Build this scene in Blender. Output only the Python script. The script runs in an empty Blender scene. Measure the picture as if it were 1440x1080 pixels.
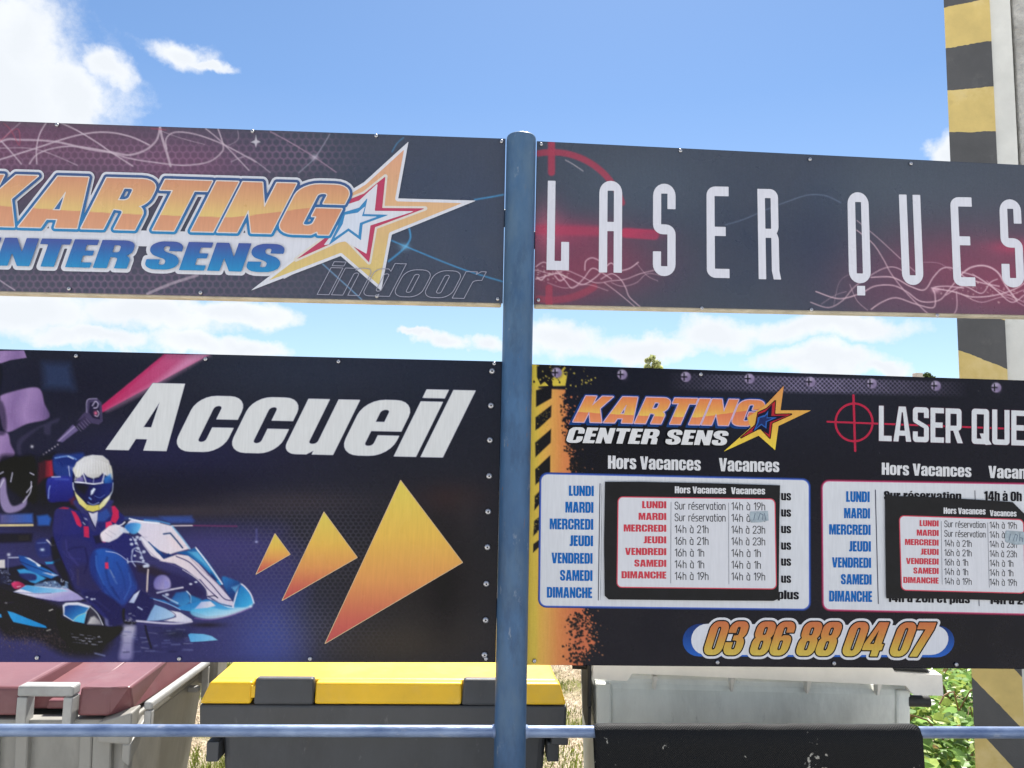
import bpy, bmesh, math, random
import numpy as np
from mathutils import Vector, Matrix, noise
R = math.radians
random.seed(7); rng = np.random.default_rng(7)
S = bpy.context.scene
COL = S.collection

# ------------------------------------------------------------------ camera
F = 1080.0                                   # focal length in pixels of the 1440 px wide photograph
CAM = np.array([-0.1347, -2.4, 1.85]); YAW, PITCH, ROLL = 0.0499, 0.1041, 0.0193
def basis(yaw, pitch, roll):
    cy, sy, cp, sp = math.cos(yaw), math.sin(yaw), math.cos(pitch), math.sin(pitch)
    f = np.array([sy*cp, cy*cp, sp]); r0 = np.array([cy, -sy, 0.0]); u0 = np.cross(r0, f)
    c, s = math.cos(roll), math.sin(roll)
    return c*r0+s*u0, -s*r0+c*u0, f
BR_, BU_, BF_ = basis(YAW, PITCH, ROLL)
cd = bpy.data.cameras.new('camera'); cam = bpy.data.objects.new('camera', cd); COL.objects.link(cam)
cd.sensor_width = 36; cd.lens = 36*F/1440; cd.clip_start = 0.05; cd.clip_end = 5000
cam.matrix_world = Matrix(((BR_[0], BU_[0], -BF_[0], CAM[0]), (BR_[1], BU_[1], -BF_[1], CAM[1]), (BR_[2], BU_[2], -BF_[2], CAM[2]), (0, 0, 0, 1)))
S.camera = cam
def ray(x, y): return BF_+(x-720)/F*BR_-(y-540)/F*BU_
def P(x, y, Y=0.0):                          # photograph pixel -> point of the vertical plane y = Y
    d = ray(x, y); t = (Y-CAM[1])/d[1]; return CAM+d*t
def PZ(x, y, Z=0.0):
    d = ray(x, y); t = (Z-CAM[2])/d[2]; return CAM+d*t
def PV(x, y, Y=0.0):                         # vectorised P -> (N,2) x,z
    x = np.asarray(x, float); y = np.asarray(y, float)
    d = BF_[None]+((x-720)/F)[:, None]*BR_[None]-((y-540)/F)[:, None]*BU_[None]
    t = (Y-CAM[1])/d[:, 1]; return CAM[0]+d[:, 0]*t, CAM[2]+d[:, 2]*t

# ------------------------------------------------------------------ light, sky, exposure
S.view_settings.view_transform = 'Standard'; S.view_settings.look = 'None'
S.view_settings.exposure = 1.15; S.view_settings.gamma = 1
SUN_AZ, SUN_EL = R(13), R(57)                # azimuth from +y towards +x
sd = bpy.data.lights.new('sun', 'SUN'); sun = bpy.data.objects.new('sun', sd); COL.objects.link(sun)
sd.energy = 5.0; sd.angle = R(0.53); sd.color = (1, .955, .88)
sdir = Vector((math.sin(SUN_AZ)*math.cos(SUN_EL), math.cos(SUN_AZ)*math.cos(SUN_EL), math.sin(SUN_EL)))
sun.rotation_euler = sdir.to_track_quat('Z', 'Y').to_euler(); sun.location = (0, 0, 30)
W = bpy.data.worlds.new('World'); S.world = W; W.use_nodes = True
def world():
    nt = W.node_tree; nt.nodes.clear(); N = nt.nodes.new; L = nt.links.new
    def M(op, a, b=None, c=None):
        n = N('ShaderNodeMath'); n.operation = op
        for i, v in enumerate((a, b, c)):
            if v is None: continue
            if isinstance(v, (int, float)): n.inputs[i].default_value = v
            else: L(v, n.inputs[i])
        return n.outputs[0]
    sky = N('ShaderNodeTexSky'); sky.sky_type = 'NISHITA'; sky.sun_disc = False
    sky.sun_elevation = SUN_EL; sky.sun_rotation = SUN_AZ; sky.altitude = 100; sky.air_density = 1.0; sky.dust_density = 0.25; sky.ozone_density = 3.6
    bg = N('ShaderNodeBackground'); bg.inputs[1].default_value = 0.064; tint = N('ShaderNodeVectorMath'); tint.operation = 'MULTIPLY'; tint.inputs[1].default_value = (.92, 1.02, 1.08); L(sky.outputs[0], tint.inputs[0]); L(tint.outputs[0], bg.inputs[0])
    tc = N('ShaderNodeTexCoord'); sp = N('ShaderNodeSeparateXYZ'); L(tc.outputs['Generated'], sp.inputs[0])
    x, y, z = sp.outputs
    az = M('MULTIPLY', M('ARCTAN2', x, y), 57.2958); el = M('MULTIPLY', M('ARCSINE', z), 57.2958)
    def nz(scale, det, rough=.6, off=0):
        mp = N('ShaderNodeMapping'); mp.inputs['Location'].default_value = (off, off*.7, off*1.3); L(tc.outputs['Generated'], mp.inputs[0])
        n = N('ShaderNodeTexNoise'); n.inputs['Scale'].default_value = scale; n.inputs['Detail'].default_value = det; n.inputs['Roughness'].default_value = rough
        L(mp.outputs[0], n.inputs[0]); return n.outputs[0]
    n1 = M('SUBTRACT', nz(9, 6), .5); n2 = M('SUBTRACT', nz(9, 6, .6, 5), .5); n3 = M('SUBTRACT', nz(34, 7, .68, 9), .5)
    azd = M('ADD', az, M('MULTIPLY', n1, 7.0)); eld = M('ADD', el, M('MULTIPLY', n2, 4.5))
    def blob(px, py, rx, ry):                # sizes given in photograph pixels near that spot
        d = ray(px, py); d = d/np.linalg.norm(d)
        a = math.degrees(math.atan2(d[0], d[1])); e = math.degrees(math.asin(d[2])); k = 57.3/F*.93
        dx = M('MULTIPLY', M('SUBTRACT', azd, a), 1/(rx*k)); dy = M('MULTIPLY', M('SUBTRACT', eld, e), 1/(ry*k))
        return M('SUBTRACT', 1.0, M('SQRT', M('ADD', M('MULTIPLY', dx, dx), M('MULTIPLY', dy, dy))))
    cur = None
    for b in ((-70, 120, 230, 150), (20, 60, 80, 70), (90, 130, 60, 60), (158, 92, 42, 30), (262, 72, 50, 22), (300, 86, 34, 11), (-300, 60, 330, 250),
              (20, 438, 170, 44), (210, 446, 150, 36), (330, 440, 110, 24), (130, 480, 90, 16), (270, 490, 80, 26), (345, 496, 70, 22), (632, 482, 46, 22), (600, 474, 34, 8), (690, 482, 36, 20),
              (805, 484, 72, 38), (905, 490, 110, 28), (1010, 472, 90, 34), (1165, 466, 150, 26), (1150, 512, 110, 26), (1240, 518, 50, 14),
              (1345, 215, 40, 26), (1500, 300, 160, 60)):
        v = blob(*b); cur = v if cur is None else M('MAXIMUM', cur, v)
    # unseen cumulus behind the camera, thickened to add white fill light
    back = M('SUBTRACT', nz(3.2, 5, .55, 20), .47); back = M('MULTIPLY', back, 2.2)
    behind = N('ShaderNodeMapRange'); L(y, behind.inputs[0]); behind.inputs[1].default_value = .35; behind.inputs[2].default_value = 0.0; behind.inputs[3].default_value = -1; behind.inputs[4].default_value = 0
    cur = M('MAXIMUM', cur, M('ADD', back, behind.outputs[0]))
    dens = M('ADD', cur, M('MULTIPLY', n3, .72))
    mr = N('ShaderNodeMapRange'); mr.interpolation_type = 'SMOOTHSTEP'; L(dens, mr.inputs[0]); mr.inputs[1].default_value = -.10; mr.inputs[2].default_value = .55
    hz = N('ShaderNodeMapRange'); L(el, hz.inputs[0]); hz.inputs[1].default_value = 26; hz.inputs[2].default_value = 2; hz.inputs[3].default_value = 0; hz.inputs[4].default_value = .22
    thin = M('MAXIMUM', mr.outputs[0], hz.outputs[0])
    sh = N('ShaderNodeMapRange'); L(M('ADD', cur, M('MULTIPLY', nz(13, 5, .6, 31), 1.0)), sh.inputs[0]); sh.inputs[1].default_value = .5; sh.inputs[2].default_value = 1.3; sh.inputs[3].default_value = 0; sh.inputs[4].default_value = 1
    cc = N('ShaderNodeMix'); cc.data_type = 'RGBA'; L(sh.outputs[0], cc.inputs[0]); cc.inputs[6].default_value = (.97, 1, 1.04, 1); cc.inputs[7].default_value = (.84, .88, .93, 1)
    bc = N('ShaderNodeBackground')
    bs = N('ShaderNodeMapRange'); L(y, bs.inputs[0]); bs.inputs[1].default_value = .5; bs.inputs[2].default_value = -.3; bs.inputs[3].default_value = .475; bs.inputs[4].default_value = .85   # sun-facing clouds behind the camera, brightened for fill on the boards
    L(bs.outputs[0], bc.inputs[1]); L(cc.outputs[2], bc.inputs[0])
    mx = N('ShaderNodeMixShader'); L(thin, mx.inputs[0]); L(bg.outputs[0], mx.inputs[1]); L(bc.outputs[0], mx.inputs[2])
    out = N('ShaderNodeOutputWorld'); L(mx.outputs[0], out.inputs[0])
world()

# ------------------------------------------------------------------ helpers
def lin(c): c = np.asarray(c, float)/255.0; return np.where(c <= .04045, c/12.92, ((c+.055)/1.055)**2.4)
def tag(o, label=None, cat=None, group=None, kind=None):
    for k, v in (('label', label), ('category', cat), ('group', group), ('kind', kind)):
        if v: o[k] = v
    return o
def empty(name, loc, label, cat, group=None):
    o = bpy.data.objects.new(name, None); COL.objects.link(o); o.location = loc; o.empty_display_size = .1
    return tag(o, label, cat, group)
def link(name, me, parent=None):
    o = bpy.data.objects.new(name, me); COL.objects.link(o)
    if parent is not None:
        o.parent = parent; o.matrix_parent_inverse = Matrix.Translation(-Vector(parent.location))
    return o
def from_bm(name, bm, mats, parent=None, smooth=False):
    me = bpy.data.meshes.new(name); bm.to_mesh(me); bm.free()
    for m in (mats if isinstance(mats, (list, tuple)) else [mats]): me.materials.append(m)
    if smooth: me.polygons.foreach_set('use_smooth', [True]*len(me.polygons))
    return link(name, me, parent)
def from_py(name, v, f, mats, parent=None, mi=None, smooth=False):
    me = bpy.data.meshes.new(name); me.from_pydata([tuple(map(float, p)) for p in v], [], f); me.update()
    for m in (mats if isinstance(mats, (list, tuple)) else [mats]): me.materials.append(m)
    if mi is not None: me.polygons.foreach_set('material_index', mi)
    if smooth: me.polygons.foreach_set('use_smooth', [True]*len(me.polygons))
    return link(name, me, parent)
def hexa(bm, pts, bevel=0, seg=2):           # 8 points: bottom ring (4, ccw from above) then top ring
    vs = [bm.verts.new(p) for p in pts]
    fs = [bm.faces.new([vs[i] for i in q]) for q in ((3, 2, 1, 0), (4, 5, 6, 7), (0, 1, 5, 4), (1, 2, 6, 5), (2, 3, 7, 6), (3, 0, 4, 7))]
    if bevel:
        es = list({e for f in fs for e in f.edges})
        bmesh.ops.bevel(bm, geom=es, offset=bevel, segments=seg, profile=.5, affect='EDGES')
    return vs
def box(bm, x0, x1, y0, y1, z0, z1, bevel=0, seg=2):
    return hexa(bm, [(x0, y0, z0), (x1, y0, z0), (x1, y1, z0), (x0, y1, z0), (x0, y0, z1), (x1, y0, z1), (x1, y1, z1), (x0, y1, z1)], bevel, seg)
def tube(bm, a, b, r, n=20, r2=None, cap=True):
    a = Vector(a); b = Vector(b); d = (b-a).normalized(); q = d.to_track_quat('Z', 'Y')
    r2 = r if r2 is None else r2; ra = []; rb = []
    for i in range(n):
        t = 2*math.pi*i/n; o = q @ Vector((math.cos(t), math.sin(t), 0))
        ra.append(bm.verts.new(a+o*r)); rb.append(bm.verts.new(b+o*r2))
    for i in range(n): bm.faces.new((ra[i], ra[(i+1) % n], rb[(i+1) % n], rb[i]))
    if cap: bm.faces.new(ra[::-1]); bm.faces.new(rb)
def mat(name, col, rough=.5, metal=0, var=.15, scale=8, bump=0, bscale=60, col2=None, spots=None, spec=.5, stretch=None):
    m = bpy.data.materials.new(name); m.use_nodes = True; nt = m.node_tree; N = nt.nodes.new; L = nt.links.new
    b = nt.nodes['Principled BSDF']; b.inputs['Roughness'].default_value = rough; b.inputs['Metallic'].default_value = metal; b.inputs['Specular IOR Level'].default_value = spec
    tc = N('ShaderNodeTexCoord'); src = tc.outputs['Object']
    if stretch:
        mp = N('ShaderNodeMapping'); mp.inputs['Scale'].default_value = stretch; L(src, mp.inputs[0]); src = mp.outputs[0]
    n = N('ShaderNodeTexNoise'); n.inputs['Scale'].default_value = scale; n.inputs['Detail'].default_value = 8; n.inputs['Roughness'].default_value = .62; L(src, n.inputs[0])
    rp = N('ShaderNodeValToRGB'); c = np.array(col); d = np.array(col2) if col2 is not None else c*(1-var)
    rp.color_ramp.elements[0].position = .36; rp.color_ramp.elements[1].position = .64
    rp.color_ramp.elements[0].color = (*d, 1); rp.color_ramp.elements[1].color = (*(c*(1+var*.5)), 1); L(n.outputs[0], rp.inputs[0]); cs = rp.outputs[0]
    for (scol, sc, lo, hi, amt) in (spots or []):
        s = N('ShaderNodeTexNoise'); s.inputs['Scale'].default_value = sc; s.inputs['Detail'].default_value = 10; s.inputs['Roughness'].default_value = .7; L(src, s.inputs[0])
        r2 = N('ShaderNodeMapRange'); L(s.outputs[0], r2.inputs[0]); r2.inputs[1].default_value = lo; r2.inputs[2].default_value = hi; r2.inputs[4].default_value = amt
        mx = N('ShaderNodeMix'); mx.data_type = 'RGBA'; L(r2.outputs[0], mx.inputs[0]); L(cs, mx.inputs[6]); mx.inputs[7].default_value = (*scol, 1); cs = mx.outputs[2]
    L(cs, b.inputs['Base Color'])
    rr = N('ShaderNodeMapRange'); L(n.outputs[0], rr.inputs[0]); rr.inputs[3].default_value = rough*.8; rr.inputs[4].default_value = min(1, rough*1.25); L(rr.outputs[0], b.inputs['Roughness'])
    if bump:
        bn = N('ShaderNodeTexNoise'); bn.inputs['Scale'].default_value = bscale; bn.inputs['Detail'].default_value = 6; L(src, bn.inputs[0])
        bp = N('ShaderNodeBump'); bp.inputs['Strength'].default_value = bump; bp.inputs['Distance'].default_value = .01; L(bn.outputs[0], bp.inputs['Height']); L(bp.outputs[0], b.inputs['Normal'])
    return m
def attr_mat(name, rough=.32, spec=.5, dirt=.12, trans=0, bump=.0):
    m = bpy.data.materials.new(name); m.use_nodes = True; nt = m.node_tree; N = nt.nodes.new; L = nt.links.new
    b = nt.nodes['Principled BSDF']; b.inputs['Specular IOR Level'].default_value = spec
    at = N('ShaderNodeAttribute'); at.attribute_name = 'Col'
    tc = N('ShaderNodeTexCoord'); mp = N('ShaderNodeMapping'); mp.inputs['Scale'].default_value = (60, 60, 5); L(tc.outputs['Object'], mp.inputs[0])
    n = N('ShaderNodeTexNoise'); n.inputs['Scale'].default_value = 3; n.inputs['Detail'].default_value = 6; L(mp.outputs[0], n.inputs[0])
    n2 = N('ShaderNodeTexNoise'); n2.inputs['Scale'].default_value = 5; n2.inputs['Detail'].default_value = 8; L(tc.outputs['Object'], n2.inputs[0])
    mr = N('ShaderNodeMapRange'); L(n.outputs[0], mr.inputs[0]); mr.inputs[1].default_value = .3; mr.inputs[2].default_value = .7; mr.inputs[3].default_value = 1-dirt; mr.inputs[4].default_value = 1+dirt*.4
    mu = N('ShaderNodeVectorMath'); mu.operation = 'SCALE'; L(at.outputs['Color'], mu.inputs[0]); L(mr.outputs[0], mu.inputs['Scale'])
    L(mu.outputs[0], b.inputs['Base Color'])
    rr = N('ShaderNodeMapRange'); L(n2.outputs[0], rr.inputs[0]); rr.inputs[1].default_value = .35; rr.inputs[2].default_value = .65; rr.inputs[3].default_value = rough*.75; rr.inputs[4].default_value = rough*1.35; L(rr.outputs[0], b.inputs['Roughness'])
    if bump:
        bp = N('ShaderNodeBump'); bp.inputs['Strength'].default_value = bump; bp.inputs['Distance'].default_value = .004; L(n2.outputs[0], bp.inputs['Height']); L(bp.outputs[0], b.inputs['Normal'])
    if trans:
        out = nt.nodes['Material Output']; tr = N('ShaderNodeBsdfTranslucent'); L(mu.outputs[0], tr.inputs[0]); ms = N('ShaderNodeMixShader'); ms.inputs[0].default_value = trans
        L(b.outputs[0], ms.inputs[1]); L(tr.outputs[0], ms.inputs[2]); L(ms.outputs[0], out.inputs[0])
    return m
def set_col(me, cols):
    a = me.color_attributes.new('Col', 'FLOAT_COLOR', 'POINT'); c = np.ones((len(me.vertices), 4), np.float32); c[:, :3] = cols
    a.data.foreach_set('color', c.ravel())

MAT_LOW = attr_mat('printed_vinyl', .26, .13, .07, bump=.02)
MAT_UP = attr_mat('glare_veiled_vinyl', .32, .45, .07, bump=.02)
MAT_NOTE = attr_mat('laminated_paper', .38, .4, .05)
# observed screen colour -> print albedo
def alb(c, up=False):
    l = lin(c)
    if up: return np.clip((l-.010)*.92, .004, .85)  # upper boards: blacks kept lifted, so the glare veil is in the print colour
    return np.clip((l-.012)*.90, .002, .85)

# ------------------------------------------------------------------ 2-D shapes: corner rounding, signed distance, filled contours
def rnd(pts, closed=True, n=6):
    out = []; k = len(pts)
    for i, p in enumerate(pts):
        r = p[2] if len(p) > 2 else 0
        q = np.array(p[:2], float)
        if not r or (not closed and i in (0, k-1)): out.append(q); continue
        a = np.array(pts[i-1][:2], float); b = np.array(pts[(i+1) % k][:2], float)
        la = np.linalg.norm(a-q); lb = np.linalg.norm(b-q)
        ra = min(r, la*.5 if len(pts[i-1]) > 2 else la); rb = min(r, lb*.5 if len(pts[(i+1) % k]) > 2 else lb)
        p0 = q+(a-q)/la*ra; p3 = q+(b-q)/lb*rb; p1 = p0+(q-p0)*.56; p2 = p3+(q-p3)*.56
        for t in np.linspace(0, 1, n+1): out.append((1-t)**3*p0+3*t*(1-t)**2*p1+3*t*t*(1-t)*p2+t**3*p3)
    return np.array(out)
def crom(pts, n=10, closed=False):
    p = [np.array(q, float) for q in pts]; k = len(p); out = []
    for i in range(k if closed else k-1):
        if closed: a, b, c, d = p[i-1], p[i], p[(i+1) % k], p[(i+2) % k]
        else: a, b, c, d = p[max(i-1, 0)], p[i], p[i+1], p[min(i+2, k-1)]
        for t in np.arange(n)/n: out.append(.5*(2*b+(c-a)*t+(2*a-5*b+4*c-d)*t*t+(3*b-a-3*c+d)*t**3))
    if not closed: out.append(p[-1])
    return np.array(out)
def segd(X, Y, pts, closed):
    d2 = np.full(X.shape, 1e18); k = len(pts)
    for i in range(k if closed else k-1):
        ax, ay = pts[i]; bx, by = pts[(i+1) % k]; ex, ey = bx-ax, by-ay; l = ex*ex+ey*ey+1e-12
        t = np.clip(((X-ax)*ex+(Y-ay)*ey)/l, 0, 1); d2 = np.minimum(d2, (X-ax-t*ex)**2+(Y-ay-t*ey)**2)
    return np.sqrt(d2)
def sdf(X, Y, contours):                     # even-odd, negative inside
    d = np.full(X.shape, 1e9); ins = np.zeros(X.shape, bool)
    for pts in contours:
        d = np.minimum(d, segd(X, Y, pts, True)); k = len(pts)
        for i in range(k):
            ax, ay = pts[i]; bx, by = pts[(i+1) % k]
            if ay == by: continue
            c = ((ay > Y) != (by > Y)) & (X < (bx-ax)*(Y-ay)/(by-ay)+ax); ins ^= c
    return np.where(ins, -d, d)
def field(glyphs, strokes, res, pad):        # union of glyphs (contour lists) and strokes (polyline, half width)
    allp = np.concatenate([c for g in glyphs for c in g]+[s[0] for s in strokes])
    sp = max([s[1] for s in strokes], default=0)
    x0, y0 = allp.min(0)-pad-sp-2*res; x1, y1 = allp.max(0)+pad+sp+2*res
    xs = np.arange(x0, x1+res, res); ys = np.arange(y0, y1+res, res); X, Y = np.meshgrid(xs, ys); f = np.full(X.shape, 1e3)
    def sub(p, m):
        a, b = p.min(0)-m, p.max(0)+m
        i0, i1 = np.searchsorted(xs, a[0]), np.searchsorted(xs, b[0])+1; j0, j1 = np.searchsorted(ys, a[1]), np.searchsorted(ys, b[1])+1
        return slice(max(j0-1, 0), j1), slice(max(i0-1, 0), i1)
    for g in glyphs:
        s = sub(np.concatenate(g), pad+2*res+1); f[s] = np.minimum(f[s], sdf(X[s], Y[s], g))
    for p, hw in strokes:
        s = sub(p, pad+hw+2*res+1); f[s] = np.minimum(f[s], segd(X[s], Y[s], p, False)-hw)
    return xs, ys, f
def fill(xs, ys, f, run=8):                  # filled marching squares -> vertices (px), faces
    V = []; Fc = []
    ins = f < 0; full = ins[:-1, :-1] & ins[1:, :-1] & ins[:-1, 1:] & ins[1:, 1:]; anyi = ins[:-1, :-1] | ins[1:, :-1] | ins[:-1, 1:] | ins[1:, 1:]
    for j in range(full.shape[0]):
        row = full[j]
        if not anyi[j].any(): continue
        i = 0; n = len(row)
        while i < n:
            if row[i]:
                e = i
                while e+1 < n and row[e+1] and e-i < run: e += 1
                k = len(V); V += [(xs[i], ys[j]), (xs[e+1], ys[j]), (xs[e+1], ys[j+1]), (xs[i], ys[j+1])]; Fc.append((k, k+1, k+2, k+3)); i = e+1
            else:
                if anyi[j, i]:
                    cs = ((xs[i], ys[j], f[j, i]), (xs[i+1], ys[j], f[j, i+1]), (xs[i+1], ys[j+1], f[j+1, i+1]), (xs[i], ys[j+1], f[j+1, i])); poly = []
                    for q in range(4):
                        a = cs[q]; b = cs[(q+1) % 4]
                        if a[2] < 0: poly.append(a[:2])
                        if (a[2] < 0) != (b[2] < 0):
                            t = a[2]/(a[2]-b[2]); poly.append((a[0]+(b[0]-a[0])*t, a[1]+(b[1]-a[1])*t))
                    if len(poly) >= 3: k = len(V); V += poly; Fc.append(tuple(range(k, k+len(poly))))
                i += 1
    return V, Fc
def cfn(c):                                  # a colour, or a function of pixel arrays
    return c if callable(c) else (lambda x, y: np.tile(np.array(c, float), (len(x), 1)))
def vgrad(stops):                            # colour by v in 0..1 given by vf(x, y)
    def g(v):
        k = [s[0] for s in stops]; return np.stack([np.interp(v, k, [s[1][i] for s in stops]) for i in range(3)], -1)
    return g
def print_part(name, parent, layers, mat, Y, up=False, dz=.0005):
    """layers: list of (xs, ys, field, colour); each a printed film a hair in front of the one before"""
    VX = []; VZ = []; VY = []; FF = []; CC = []; k = 0
    for li, (xs, ys, f, c) in enumerate(layers):
        V, Fc = fill(xs, ys, f)
        if not V: continue
        V = np.array(V); y = Y-dz*li; X, Z = PV(V[:, 0], V[:, 1], y)
        VX.append(X); VZ.append(Z); VY.append(np.full(len(V), y)); CC.append(alb(cfn(c)(V[:, 0], V[:, 1]), up))
        FF += [tuple(i+k for i in fc[::-1]) for fc in Fc]; k += len(V)
    v = np.stack([np.concatenate(VX), np.concatenate(VY), np.concatenate(VZ)], -1)
    me = bpy.data.meshes.new(name); me.from_pydata(v.tolist(), [], FF); me.update(); me.materials.append(mat); set_col(me, np.concatenate(CC))
    return link(name, me, parent)

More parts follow.
